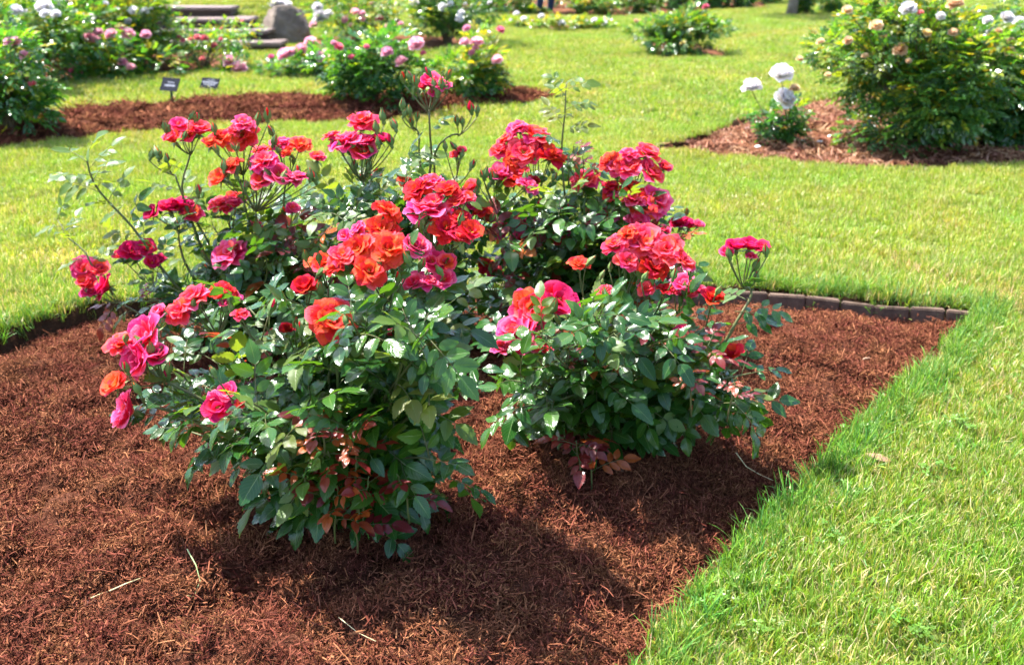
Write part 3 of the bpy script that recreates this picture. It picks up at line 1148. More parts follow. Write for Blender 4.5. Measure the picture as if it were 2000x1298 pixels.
def compound_leaf(seed, npairs, mat, size=1.0):
    """rose leaf: petiole from the origin along +x, leaflets in pairs and one at the tip"""
    g = random.Random(seed)
    mb = MB()
    Lr = (0.1 + 0.03 * (npairs - 2)) * size
    arch = g.uniform(0.1, 0.45)
    side = g.uniform(-0.15, 0.15)

    def at(t):
        return Vector((Lr * t, side * Lr * t * t, Lr * (0.25 * t - arch * t * t)))
    mb.tube([at(i / 6) for i in range(7)], [0.0016 * size, 0.0014 * size, 0.0012 * size, 0.0011 * size, 0.001 * size, 0.0009 * size, 0.0007 * size], 4, 1)
    for j in range(npairs):
        t = 0.36 + 0.42 * j / max(1, npairs - 1)
        b = at(t)
        for s in (-1, 1):
            L = (0.046 + 0.012 * j / max(1, npairs - 1)) * size * g.uniform(0.85, 1.15)
            d = Vector((0.42 + 0.1 * j, s * 0.9, g.uniform(-0.3, 0.1)))
            n = Vector((g.uniform(-0.2, 0.2), -s * g.uniform(-0.1, 0.35), 1))
            leaflet_geo(mb, b + d.normalized() * 0.003, d, n, L, L * g.uniform(0.52, 0.62), g.uniform(0.1, 0.4), g.uniform(0.0, 0.28), g)
    tang = (at(1) - at(0.9)).normalized()
    L = 0.07 * size * g.uniform(0.9, 1.18)
    leaflet_geo(mb, at(1), tang + Vector((0, g.uniform(-0.2, 0.2), 0)), Vector((-tang.z, 0, 1)), L, L * g.uniform(0.56, 0.66), g.uniform(0.1, 0.4), g.uniform(0.05, 0.3), g)
    me = mb.mesh("leaf", [mat, MAT['stem']], True)
    return me


LEAF = {k: [compound_leaf(500 + i + 40 * j, 2 if i % 3 else 3, MAT[k]) for i in range(12)] for j, k in enumerate(('leaf', 'young', 'red'))}
LEAF['young'] = LEAF['young'][:8]
LEAF['red'] = LEAF['red'][:8]


# ------------------------------------------------------------------ rose parts: flowers and buds
def petal_geo(L, W, th0, th1, cup, ruf, seed, nu=6, nv=6):
    g = random.Random(seed)
    ph, ph2 = g.uniform(0, 6.28), g.uniform(0, 6.28)
    skew = g.uniform(-0.15, 0.15)
    K = 24
    X = [0.0]
    Zv = [0.0]
    TH = []
    for i in range(K + 1):
        s = i / K
        th = th0 + (th1 - th0) * s ** 1.1
        TH.append(th)
        if i < K:
            X.append(X[-1] + math.sin(th) * L / K)
            Zv.append(Zv[-1] + math.cos(th) * L / K)
    V, Fq, UV = [], [], []
    for j in range(nv + 1):
        v = j / nv
        for i in range(nu + 1):
            u = -1 + 2 * i / nu
            s = v * (1 - 0.3 * abs(u) ** 2.3) * (1 - 0.05 * math.cos(u * 5 + ph))
            k = min(K - 1, int(s * K))
            f = s * K - k
            x = X[k] + (X[k + 1] - X[k]) * f
            z = Zv[k] + (Zv[k + 1] - Zv[k]) * f
            th = TH[k]
            w = W * (0.16 + 0.84 * math.sin(min(1.0, s * 1.2) * math.pi / 2))
            nx, nz = -math.cos(th), math.sin(th)
            off = cup * w * u * u + ruf * s * s * L * (math.sin(2.6 * u + ph) + 0.55 * math.sin(6.0 * u + ph2)) - 0.12 * L * max(0, s - 0.78) * 2
            V.append((x + nx * off, u * w + skew * s * L, z + nz * off))
            UV.append((u * 0.5 + 0.5, v))
    for j in range(nv):
        for i in range(nu):
            a = j * (nu + 1) + i
            Fq.append((a, a + 1, a + nu + 2, a + nu + 1))
    return np.array(V), np.array(Fq), np.array(UV)


D = math.radians
#          count, L, W, th0, th1, cup, ruffle, z offset
WHORLS = {
    'open': [(8, 1.0, 0.44, D(52), D(100), 0.14, 0.09, 0.0), (8, 0.88, 0.38, D(38), D(86), 0.18, 0.11, 0.05), (7, 0.7, 0.33, D(22), D(68), 0.24, 0.12, 0.09), (5, 0.5, 0.27, D(6), D(44), 0.3, 0.13, 0.1)],
    'cup': [(6, 1.0, 0.56, D(34), D(62), 0.3, 0.05, 0.0), (5, 0.98, 0.5, D(22), D(44), 0.36, 0.06, 0.03), (5, 0.86, 0.42, D(10), D(32), 0.42, 0.07, 0.05), (3, 0.66, 0.34, D(2), D(18), 0.5, 0.08, 0.06)],
    'single': [(6, 1.0, 0.62, D(48), D(78), 0.22, 0.06, 0.0), (5, 0.92, 0.52, D(34), D(58), 0.28, 0.07, 0.03), (3, 0.6, 0.34, D(10), D(34), 0.35, 0.09, 0.05)],
}
PETAL = {}
for st, wh in WHORLS.items():
    for wi, (cnt, L, W, a0, a1, cup, ruf, zo) in enumerate(wh):
        for vi in range(4):
            V, Fq, UV = petal_geo(L, W, a0 + D(4) * (vi - 1.5), a1 + D(9) * (vi - 1.5), cup, ruf * (0.7 + 0.25 * vi), 900 + vi * 13 + wi * 101 + len(st))
            for c in PC:
                PETAL[(st, wi, vi, c)] = np_mesh("petal", V, [Fq], MAT['petal' + c], None, True, UV)


def calyx_mesh(seed):
    g = random.Random(seed)
    mb = MB()
    prof = [(-0.42, 0.03), (-0.34, 0.05), (-0.2, 0.12), (-0.08, 0.13), (0.0, 0.1), (0.04, 0.03)]
    mb.tube([(0, 0, z) for z, r in prof], [r for z, r in prof], 8, 0)
    for k in range(5):
        a = k * 1.2566 + g.uniform(-0.2, 0.2)
        ca, sa = math.cos(a), math.sin(a)
        th = D(g.uniform(70, 130))
        L = g.uniform(0.5, 0.75)
        pts = []
        for (s, w) in ((0, 0.1), (0.35, 0.11), (0.75, 0.05), (1.0, 0.01)):
            r = 0.08 + L * s * math.sin(th)
            z = -0.02 + L * s * math.cos(th) - 0.1 * s * s
            pts.append(((r * ca - w * -sa, r * sa - w * ca, z), (r * ca + w * -sa, r * sa + w * ca, z)))
        vs = [p for q in pts for p in q]
        mb.add(vs, [(0, 1, 3, 2), (2, 3, 5, 4), (4, 5, 7, 6)], 0)
    return mb.mesh("flower", MAT['calyx'], True)


def stamen_mesh(seed):
    g = random.Random(seed)
    mb = MB()
    for k in range(22):
        a = g.uniform(0, 6.28)
        r = g.uniform(0.02, 0.16)
        p0 = Vector((r * 0.3 * math.cos(a), r * 0.3 * math.sin(a), 0.08))
        p1 = Vector((r * math.cos(a), r * math.sin(a), g.uniform(0.24, 0.34)))
        mb.tube([p0, p1], [0.006, 0.006], 3, 0, False)
        mb.box(p1, (0.03, 0.03, 0.02), 0)
    return mb.mesh("stamens", MAT['stamen'])


CALYX = [calyx_mesh(i) for i in range(4)]
STAM = [stamen_mesh(i) for i in range(2)]


def bud_mesh(seed, colkey, openness):
    """rosebud of unit length standing on +z: green sepals round a coloured tip"""
    g = random.Random(seed)
    mb = MB()
    prof = [(0.0, 0.05), (0.06, 0.11), (0.16, 0.14), (0.24, 0.11), (0.3, 0.15), (0.42, 0.2), (0.55, 0.19)]
    mb.tube([(0, 0, z) for z, r in prof], [r for z, r in prof], 8, 0)
    tipc = [(0.4, 0.15 + 0.05 * openness), (0.52, 0.16 + 0.1 * openness), (0.66, 0.14 + 0.12 * openness), (0.8, 0.12 + 0.05 * openness), (0.92 + 0.1 * openness, 0.05), (0.98 + 0.1 * openness, 0.01)]
    mb.tube([(0.01 * math.sin(z * 9), 0, z) for z, r in tipc], [r for z, r in tipc], 9, 1)
    for k in range(5):
        a = k * 1.2566 + g.uniform(-0.15, 0.15)
        ca, sa = math.cos(a), math.sin(a)
        fl = g.uniform(0.0, 0.03) + 0.3 * openness * g.random()
        vs = []
        for (z, r, w) in ((0.28, 0.15, 0.095), (0.45, 0.215, 0.145), (0.65, 0.19 + fl * 0.6, 0.125 - 0.05 * openness), (0.85, 0.1 + fl * 1.5, 0.06 - 0.03 * openness), (1.08 - fl * 0.5, 0.03 + fl * 2.2, 0.008)):
            vs += [(r * ca + w * sa, r * sa - w * ca, z), (r * ca - w * sa, r * sa + w * ca, z)]
        mb.add(vs, [(2 * i, 2 * i + 1, 2 * i + 3, 2 * i + 2) for i in range(4)], 0)
    me = mb.mesh("bud", [MAT['calyx'], MAT['petal' + colkey]], True)
    return me


BUD = {c: [bud_mesh(70 + i, c, o) for i, o in enumerate((0.0, 0.25, 0.7))] for c in PC}


def flower(root, base, pos, R, colour, state, axis, g):
    """open rose at pos: calyx mesh with petal sub-parts; base = location of the bush's root"""
    axis = Vector(axis).normalized()
    geom = {'f': 'open', 'u': 'open', 'c': 'cup', 's': 'single', 'l': 'single', 'b': 'single'}[state]
    foot = pos - axis * R * (0.42 if geom == 'open' else 0.55)
    M = basis_z(axis, g.uniform(0, 6.28), foot - base, R)
    fl = obj("flower", g.choice(CALYX), root, M)
    off = g.uniform(0, 6.28)
    for wi, (cnt, L, W, a0, a1, cup, ruf, zo) in enumerate(WHORLS[geom]):
        cn = cnt - (1 if g.random() < 0.3 else 0)
        off += 0.5
        for k in range(cn):
            a = off + k * 6.283 / cn + g.uniform(-0.16, 0.16)
            c = colour
            if colour == 'O' and wi == 0 and g.random() < 0.3:
                c = 'C'
            if colour == 'C' and g.random() < 0.25:
                c = 'P' if wi == 0 else 'O'
            if colour == 'P' and wi >= 2 and g.random() < 0.4:
                c = 'C'
            m = PETAL[(geom, wi, g.randrange(4), c)]
            Mp = Matrix.Translation((0, 0, zo)) @ Matrix.Rotation(a, 4, 'Z') @ Matrix.Translation((0.05, 0, 0)) @ Matrix.Rotation(g.uniform(-0.14, 0.14), 4, 'Y') @ Matrix.Rotation(g.uniform(-0.12, 0.12), 4, 'X') @ Matrix.Scale(g.uniform(0.9, 1.08), 4)
            obj("petal", m, fl, Mp)
    if geom != 'cup':
        obj("stamens", g.choice(STAM), fl, Matrix.Identity(4))
    return foot, axis


def bez(p0, p1, p2, n):
    r = []
    for i in range(n + 1):
        t = i / n
        r.append(p0 * (1 - t) ** 2 + p1 * 2 * t * (1 - t) + p2 * t * t)
    return r


def wobble(pts, amp, g):
    ph = [g.uniform(0, 6.28) for _ in range(4)]
    n = len(pts) - 1
    r = []
    for i, p in enumerate(pts):
        t = i / n
        e = math.sin(math.pi * t) * amp
        r.append(p + Vector((math.sin(t * 7 + ph[0]) + 0.5 * math.sin(t * 15 + ph[1]), math.sin(t * 6 + ph[2]) + 0.5 * math.sin(t * 13 + ph[3]), 0)) * e)
    return r


def along(pts, t):
    s = t * (len(pts) - 1)
    k = min(len(pts) - 2, int(s))
    f = s - k
    return pts[k].lerp(pts[k + 1], f), (pts[k + 1] - pts[k]).normalized()


AXES = {
    'f': (0.0, -0.66, 0.68), 'u': (0.0, -0.24, 0.95), 'c': (0.0, -0.35, 0.92), 's': (0.0, -0.5, 0.8), 'l': (-0.72, -0.5, 0.42), 'b': (0.1, -0.12, 0.98),
}


CACHE = {}


class Bush:
    def __init__(self, base, label, seed, group="red rose bushes in the main bed"):
        self.g = random.Random(seed)
        self.base = base
        self.root = thing("rose_bush", base, label, "rose bush", group)
        self.canes = []
        self.leafs = []

    def leaf_at(self, p, out, kind, scale, up=None):
        g = self.g
        n = Vector((-0.28, -0.32, 1.0)) + out * 0.2 + Vector((g.gauss(0, 0.27), g.gauss(0, 0.27), g.gauss(0, 0.15)))
        if up:
            n = up
        self.leafs.append((g.choice(LEAF[kind]), basis(out, n, p - self.base, scale * 0.86)))

    def finish(self):
        """the 300 leaves nearest the camera are parts of their own, the rest one foliage part"""
        key = lambda q: (self.base + q[1].translation - CAMP).length
        self.leafs.sort(key=key)
        for me, M in self.leafs[:300]:
            obj("leaf", me, self.root, M)
        rest = self.leafs[300:]
        if rest:
            VV, UU, F4, MI = [], [], [], []
            o = 0
            for me, M in rest:
                if me.name not in CACHE:
                    n = len(me.vertices)
                    v = np.zeros(n * 3)
                    me.vertices.foreach_get("co", v)
                    fs = [tuple(p.vertices) for p in me.polygons if len(p.vertices) == 4]
                    mi = [p.material_index for p in me.polygons if len(p.vertices) == 4]
                    u = np.zeros((n, 2))
                    for lp, uvv in zip(me.loops, me.uv_layers[0].data):
                        u[lp.vertex_index] = uvv.uv
                    CACHE[me.name] = (v.reshape(-1, 3), np.array(fs), np.array(mi), u)
                v, fs, mi, u = CACHE[me.name]
                A4 = np.array(M)
                slot = {'rose_leaf': 0, 'young_rose_leaf': 1, 'bronze_rose_leaf': 2}[me.materials[0].name]
                VV.append(v @ A4[:3, :3].T + A4[:3, 3])
                F4.append(fs + o)
                MI.append(np.where(mi == 0, slot, 3))
                UU.append(u)
                o += len(v)
            me = np_mesh("foliage", np.concatenate(VV), [np.concatenate(F4)], [MAT['leaf'], MAT['young'], MAT['red'], MAT['stem']], None, True, np.concatenate(UU), np.concatenate(MI))
            obj("foliage", me, self.root)["kind"] = "stuff"
        print("LEAVES", len(self.leafs))

    def leaves_on(self, pts, t0, t1, step, kind_f, s0, s1):
        g = self.g
        L = sum((pts[i + 1] - pts[i]).length for i in range(len(pts) - 1))
        n = max(1, int((t1 - t0) * L / step))
        a = g.uniform(0, 6.28)
        for i in range(n + 1):
            t = t0 + (t1 - t0) * (i + g.uniform(-0.3, 0.3)) / max(n, 1)
            t = min(max(t, 0.03), 0.995)
            p, tan = along(pts, t)
            a += 2.4 + g.uniform(-0.5, 0.5)
            e1 = tan.cross(Vector((0.2, 0.9, 0.1))).normalized()
            e2 = tan.cross(e1)
            out = e1 * math.cos(a) + e2 * math.sin(a) + tan * g.uniform(0.1, 0.7) + Vector((0, 0, g.uniform(-0.12, 0.3)))
            out.normalize()
            sc = (s0 + (s1 - s0) * t) * g.uniform(0.8, 1.2)
            self.leaf_at(p, out, kind_f(t), sc)

    def cane(self, tip, start=None, r0=0.0055, r1=0.0026, bow=0.35, via=None, mat='stem', pedicels=(), n=14, amp=0.012):
        g = self.g
        p0 = start if start is not None else self.base + Vector((g.uniform(-0.035, 0.035), g.uniform(-0.03, 0.03), -0.01))
        if via is None:
            c = p0.lerp(tip, 0.45)
            c = Vector((p0.x + (tip.x - p0.x) * bow, p0.y + (tip.y - p0.y) * bow, p0.z + (tip.z - p0.z) * 0.62 + 0.02))
        else:
            c = via * 2 - (p0 + tip) * 0.5
        pts = wobble(bez(p0, c, tip, n), amp, g)
        mb = MB()
        loc = [p - self.base for p in pts]
        mb.tube(loc, [r0 + (r1 - r0) * i / n for i in range(n + 1)], 6)
        for i in range(2, n - 1):
            for q in range(2):
                if g.random() < 0.55:
                    p, t = along(loc, (i + g.random()) / n)
                    a = g.uniform(0, 6.28)
                    e1 = t.cross(Vector((0.2, 0.9, 0.1))).normalized()
                    o = e1 * math.cos(a) + t.cross(e1) * math.sin(a)
                    r = r0 + (r1 - r0) * i / n
                    b = p + o * r * 0.7
                    mb.add([b + t * 0.0022, b - t * 0.003, b + t.cross(o) * 0.0011, b - t.cross(o) * 0.0011, b + o * 0.0062 - t * 0.0018], [(0, 2, 4), (2, 1, 4), (1, 3, 4), (3, 0, 4)])
        for (foot, ax) in pedicels:
            rel = foot - self.base
            e = loc[-1]
            mid = e.lerp(rel, 0.5) + Vector((0, 0, -0.005)) - ax * 0.012
            mb.tube(bez(e - Vector((0, 0, 0.004)), mid, rel, 5), [0.0019, 0.0018, 0.0016, 0.0015, 0.0015, 0.0014], 5)
        obj("stem", mb.mesh("stem", MAT[mat], True), self.root)
        self.canes.append(pts)
        return pts

    def cluster(self, Y, fl, buds=0, drop=0.085, via=None, leafy=True, kind=None, node=None, r0=0.0055, budpx=(), t0=0.2, t1=0.86, step=0.028):
        """fl: (px, py, diameter px, colour, state)"""
        g = self.g
        feet = []
        ctr = Vector((0, 0, 0))
        if len(fl) > 1:
            fl = list(fl)
            n0 = len(fl)
            for k in range(1 + n0 // 2):
                q = fl[g.randrange(n0)]
                fl.append((q[0] + g.choice((-1, 1)) * g.uniform(0.35, 0.7) * q[2], q[1] + g.uniform(-0.2, 0.55) * q[2], q[2] * g.uniform(0.6, 0.85), g.choice((q[3], q[3], 'P', 'C')), g.choice('usc')))
        my = sum(f[1] for f in fl) / len(fl) if fl else 0
        for (px, py, dia, c, st) in fl:
            y = Y - (py - my) * 0.0009 + g.uniform(-0.012, 0.012)
            pos = AT(px, py, y)
            R = dia * 0.5 / F * depth_of(pos) * 1.06
            ax = Vector(AXES[st]) + Vector((g.gauss(0, 0.22), g.gauss(0, 0.14), g.gauss(0, 0.1)))
            ax += Vector(((px - sum(f[0] for f in fl) / len(fl)) * 0.006, 0, 0))
            feet.append(flower(self.root, self.base, pos, R, c, st, ax, g))
            ctr += pos
        for (px, py, ln, c, k) in budpx:
            pos = AT(px, py, Y + g.uniform(-0.02, 0.02))
            ax = Vector((g.gauss(0, 0.25), g.gauss(-0.1, 0.2), 1)).normalized()
            s = ln / F * depth_of(pos)
            foot = pos - ax * s * 0.5
            obj("bud", BUD[c][k], self.root, basis_z(ax, g.uniform(0, 6.28), foot - self.base, s))
            feet.append((foot, ax))
            ctr += pos
        if feet:
            ctr /= len(feet)
        if node is not None:
            nd = AT(node[0], node[1], Y + 0.01)
        else:
            d = (self.base + Vector((0, 0, 0.12)) - ctr).normalized()
            nd = ctr + d * drop + Vector((0, 0.015, -0.02))
        for b in range(buds):
            ax = Vector((g.gauss(0, 0.4), g.gauss(-0.15, 0.3), 1)).normalized()
            pos = nd + Vector((g.gauss(0, 0.035), g.gauss(-0.02, 0.025), g.uniform(0.04, 0.1)))
            c = g.choice('CPRO')
            k = 0 if g.random() < 0.85 else 1
            s = g.uniform(0.026, 0.036)
            obj("bud", BUD[c][k], self.root, basis_z(ax, g.uniform(0, 6.28), pos - self.base, s))
            feet.append((pos, ax))
        pts = self.cane(nd, r0=r0, via=AT(*via) if via else None, pedicels=feet)
        if leafy:
            kf = kind or (lambda t: 'young' if (t > 0.66 and g.random() < 0.4) else 'leaf')
            self.leaves_on(pts, t0, t1, step, kf, 0.95, 0.68)
        return pts

    def fill(self, poly, n, Y, dy, step=0.03, s0=1.0, s1=0.85, young=0.14, red=0.04, dmin=34):
        """leafy shoots towards points of the crown"""
        g = self.g
        P = np.array(poly, float)
        lo, hi = P.min(0), P.max(0)
        done = []
        tries = 0
        while len(done) < n and tries < 4000:
            tries += 1
            q = np.array([g.uniform(lo[0], hi[0]), g.uniform(lo[1], hi[1])])
            if poly_sdf(q[None], P)[0] > 0:
                continue
            if any(np.hypot(*(q - d)) < dmin for d in done):
                continue
            done.append(q)
            tip = AT(q[0], q[1], Y + g.uniform(-dy, dy))
            if tip.z < self.base.z + 0.05:
                tip.z = self.base.z + 0.05 + g.uniform(0, 0.03)
            start = None
            if self.canes and g.random() < 0.45:
                cp = g.choice(self.canes)
                s, _ = along(cp, g.uniform(0.2, 0.55))
                if (s - tip).length < 0.35:
                    start = s
            isred = g.random() < red
            pts = self.cane(tip, start, r0=0.0042 if start is None else 0.003, r1=0.0018, bow=g.uniform(0.15, 0.5), n=9, amp=0.008)

            def kf(t, isred=isred):
                r = g.random()
                if isred and t > 0.45:
                    return 'red'
                if r < young * (0.4 + t):
                    return 'young'
                return 'leaf'
            self.leaves_on(pts, 0.22 if start is None else 0.15, 0.97, step, kf, s0, s1)
            p, tan = along(pts, 0.99)
            self.leaf_at(p, (tan + Vector((g.gauss(0, 0.3), g.gauss(0, 0.3), -0.2))).normalized(), kf(1), s1 * 0.9)

    def shoot(self, px, py, Y, kind, n=6, size=0.6, length=0.12, lean=0.0):
        """short tuft of young coloured leaves at a pixel"""
        g = self.g
        tip = AT(px, py, Y)
        st = tip - Vector((lean + g.uniform(-0.02, 0.02), -0.02, length))
        pts = self.cane(tip, st, r0=0.0022, r1=0.0012, n=6, amp=0.004)
        for i in range(n):
            p, tan = along(pts, 0.35 + 0.64 * i / n)
            a = i * 2.4 + g.uniform(-0.3, 0.3)
            out = Vector((math.cos(a), math.sin(a), g.uniform(0.0, 0.5))).normalized()
            self.leaf_at(p, out, kind, size * g.uniform(0.75, 1.1))


def main_base(px, py):
    return bed_point('main', px, py)


# ---- front bush (in front of everything, left of centre)
A = Bush(main_base(690, 1030), "rose bush nearest the camera with hot pink blooms on its left side", 1)
Ya = A.base.y
A.cluster(Ya - 0.02, [(272, 652, 88, 'P', 'l'), (258, 700, 92, 'P', 'l'), (217, 744, 62, 'O', 's')], 5, node=(318, 742), budpx=[(330, 718, 34, 'P', 0), (325, 735, 34, 'M', 1)])
A.cluster(Ya - 0.06, [(236, 800, 86, 'P', 'l')], 2, node=(285, 790), drop=0.05, step=0.05)
A.cluster(Ya - 0.16, [(424, 790, 66, 'M', 's'), (443, 762, 46, 'P', 's')], 1, node=(470, 800), step=0.045)
A.cluster(Ya - 0.1, [(646, 621, 98, 'O', 'f')], 2, node=(648, 690), budpx=[(622, 640, 34, 'O', 0), (668, 655, 30, 'O', 0)])
A.cluster(Ya + 0.03, [(594, 556, 62, 'R', 'c')], 1, node=(600, 610), budpx=[(626, 566, 42, 'O', 0)])
A.cluster(Ya + 0.06, [(634, 510, 72, 'O', 'f')], 3, node=(640, 560))
A.cluster(Ya - 0.02, [(698, 483, 78, 'O', 'f'), (761, 483, 84, 'O', 'f'), (722, 527, 72, 'O', 'f'), (745, 442, 76, 'O', 'f'), (694, 448, 46, 'P', 'u'), (814, 477, 68, 'P', 'c'), (761, 407, 60, 'O', 'u')], 6, node=(752, 590))
A.cluster(Ya + 0.05, [(832, 402, 98, 'P', 'u'), (812, 366, 68, 'R', 'u'), (845, 354, 60, 'P', 'u'), (873, 366, 56, 'R', 'u'), (892, 388, 50, 'C', 'u'), (872, 440, 76, 'R', 'f'), (900, 420, 40, 'R', 'u')], 8, node=(838, 520), budpx=[(830, 422, 36, 'P', 0), (836, 470, 42, 'R', 1), (858, 480, 42, 'R', 1)])
A.cluster(Ya + 0.0, [(808, 546, 56, 'P', 's'), (867, 540, 52, 'P', 's'), (845, 505, 56, 'P', 's')], 3, node=(800, 620))
A.cluster(Ya + 0.12, [(372, 578, 74, 'C', 'u'), (347, 604, 62, 'C', 'u'), (428, 565, 54, 'R', 'u'), (455, 575, 40, 'P', 'u')], 4, node=(425, 650), kind=lambda t: 'red' if t > 0.7 else 'leaf')
A.cluster(Ya - 0.04, [], 0, node=(850, 690), budpx=[(851, 650, 40, 'C', 1)], r0=0.004)
A.fill([(300, 740), (400, 660), (560, 610), (760, 600), (890, 640), (880, 760), (850, 860), (905, 955), (810, 990), (650, 990), (520, 900), (290, 870), (330, 800)], 34, Ya, 0.2, red=0.0)
A.fill([(480, 800), (840, 800), (890, 950), (790, 990), (640, 990), (500, 890)], 12, Ya - 0.12, 0.06, red=0.0)
for (px, py, k, n, s) in ((612, 812, 'red', 5, 0.62), (690, 838, 'red', 6, 0.55), (640, 880, 'red', 6, 0.62), (590, 925, 'red', 5, 0.55), (655, 965, 'red', 6, 0.6), (720, 930, 'red', 5, 0.55), (700, 985, 'red', 4, 0.6), (775, 925, 'red', 3, 0.5), (1, 1, None, 0, 0)):
    if k:
        A.shoot(px, py, Ya - 0.2, k, n, s)

# ---- right bush
B = Bush(main_base(1175, 872), "lower rose bush to the right with coral blooms and open mulch beside it", 2)
Yb = B.base.y
B.cluster(Yb - 0.06, [(1036, 598, 92, 'C', 'f'), (1094, 580, 82, 'M', 's'), (1028, 634, 50, 'P', 's')], 2, node=(1062, 690), budpx=[(1080, 600, 40, 'M', 0)])
B.cluster(Yb - 0.12, [(1016, 666, 76, 'P', 's'), (1048, 668, 40, 'C', 's')], 1, node=(1052, 740))
B.cluster(Yb + 0.04, [(1256, 462, 80, 'C', 'f'), (1302, 484, 78, 'C', 'f'), (1200, 474, 60, 'C', 'u'), (1280, 516, 68, 'R', 'f'), (1228, 506, 56, 'C', 'f'), (1222, 452, 46, 'O', 'u')], 7, node=(1215, 600), kind=lambda t: 'red' if t > 0.72 else 'leaf')
B.cluster(Yb + 0.08, [(1336, 548, 58, 'P', 's'), (1345, 570, 40, 'P', 's')], 1, node=(1322, 610))
B.cluster(Yb - 0.02, [(1393, 577, 56, 'R', 'c')], 1, node=(1378, 640), via=None)
B.cluster(Yb - 0.06, [(1330, 648, 48, 'M', 'c')], 0, node=(1322, 690))
B.cluster(Yb - 0.06, [(1428, 686, 54, 'R', 'c')], 0, node=(1412, 730))
B.cluster(Yb + 0.02, [(1440, 474, 52, 'M', 'b'), (1468, 474, 52, 'M', 'b'), (1490, 478, 36, 'M', 'b')], 0, node=(1452, 560), via=(1422, 650, Yb), budpx=[(1424, 496, 30, 'R', 0), (1496, 490, 30, 'M', 0), (1477, 518, 32, 'R', 0), (1476, 540, 26, 'R', 0)], step=0.09)
B.cluster(Yb + 0.1, [(1130, 512, 46, 'O', 'u')], 2, node=(1140, 580))
B.fill([(970, 700), (1010, 650), (1150, 610), (1300, 600), (1390, 680), (1460, 740), (1390, 780), (1270, 820), (1150, 840), (1020, 810), (960, 770)], 32, Yb, 0.2, red=0.05)
for (px, py, n, s) in ((1130, 645, 5, 0.5), (1165, 690, 6, 0.55), (1110, 690, 4, 0.5), (1260, 640, 3, 0.5), (1380, 665, 5, 0.55), (1345, 725, 4, 0.5), (1440, 735, 3, 0.45), (1125, 860, 6, 0.65), (1160, 880, 4, 0.65)):
    B.shoot(px, py, Yb - 0.2 + (0.1 if py < 700 else 0), 'red', n, s)
for (px, py, s) in ((1465, 608, 0.8), (1500, 598, 0.7)):
    B.leaf_at(AT(px - 30, py, Yb), Vector((0.9, -0.2, -0.1)), 'leaf', s)

# ---- left back bush
C = Bush(main_base(520, 705), "rose bush at the back left with long arching stems over the lawn", 3)
Yc = C.base.y
C.cluster(Yc, [(364, 251, 62, 'C', 's'), (350, 240, 40, 'P', 's')], 2, node=(372, 300), via=(390, 470, Yc), budpx=[(322, 248, 26, 'R', 0), (383, 232, 26, 'C', 1), (330, 255, 24, 'R', 0)], step=0.07)
C.cluster(Yc, [], 0, node=(342, 340), via=(400, 480, Yc), budpx=[(296, 302, 26, 'O', 0), (305, 298, 28, 'O', 1), (326, 312, 26, 'O', 0), (312, 306, 24, 'O', 0)], r0=0.003, step=0.08)
C.cluster(Yc - 0.04, [(470, 262, 74, 'O', 'f'), (478, 237, 52, 'P', 'u'), (432, 264, 50, 'O', 'u')], 3, node=(475, 340), budpx=[(522, 226, 32, 'R', 1), (504, 232, 28, 'O', 0), (418, 252, 26, 'O', 1)], step=0.06)
C.cluster(Yc + 0.02, [(552, 276, 48, 'P', 'u'), (588, 278, 54, 'O', 'f'), (510, 290, 44, 'C', 'u')], 3, node=(560, 350), budpx=[(530, 258, 28, 'R', 1), (535, 276, 28, 'O', 0)], step=0.06)
C.cluster(Yc - 0.1, [(450, 318, 50, 'O', 'u'), (424, 342, 50, 'O', 's'), (514, 310, 62, 'P', 'u'), (546, 335, 56, 'P', 's'), (508, 347, 50, 'C', 's')], 8, node=(500, 410), budpx=[(437, 325, 30, 'O', 0), (463, 328, 32, 'O', 0), (492, 325, 32, 'O', 0), (524, 342, 34, 'O', 0), (555, 346, 32, 'O', 0), (580, 338, 32, 'R', 1), (605, 342, 30, 'O', 0), (614, 348, 30, 'R', 1)], step=0.06)
C.cluster(Yc - 0.02, [(430, 393, 56, 'C', 'u'), (458, 384, 46, 'C', 'u')], 1, node=(452, 450), step=0.05)
C.cluster(Yc, [(332, 398, 56, 'M', 'b'), (352, 392, 56, 'M', 'b')], 0, node=(350, 450), via=(380, 560, Yc), budpx=[(387, 373, 28, 'M', 1), (312, 406, 28, 'M', 1), (345, 440, 22, 'R', 0)], step=0.07)
C.cluster(Yc, [(258, 486, 54, 'M', 's'), (283, 482, 46, 'M', 's'), (297, 508, 36, 'M', 's')], 0, node=(300, 560), via=(400, 640, Yc), step=0.06)
C.cluster(Yc - 0.05, [(166, 520, 64, 'P', 's'), (192, 520, 46, 'C', 's'), (196, 558, 60, 'M', 'l')], 0, node=(230, 590), via=(360, 660, Yc - 0.05), step=0.06)
C.cluster(Yc - 0.12, [(445, 492, 78, 'P', 'u')], 1, node=(455, 550), step=0.045)
# long bare shoots on the left
pts = C.cane(AT(170, 302, Yc), via=AT(265, 470, Yc), r0=0.005, r1=0.0024, n=16)
C.leaves_on(pts, 0.25, 0.98, 0.032, lambda t: 'young' if (t > 0.6 or C.g.random() < 0.4) else 'leaf', 0.95, 0.85)
pts = C.cane(AT(112, 430, Yc + 0.05), start=AT(215, 560, Yc), via=AT(150, 480, Yc), r0=0.003, r1=0.0015, n=10)
C.leaves_on(pts, 0.2, 0.98, 0.035, lambda t: 'young', 0.65, 0.6)
C.fill([(330, 600), (400, 500), (520, 430), (640, 420), (690, 520), (680, 650), (520, 660), (380, 650)], 22, Yc, 0.18, red=0.02, young=0.2)
C.fill([(200, 600), (300, 540), (400, 560), (380, 640), (260, 630)], 7, Yc, 0.1, young=0.5, s0=0.75, s1=0.65, step=0.05)

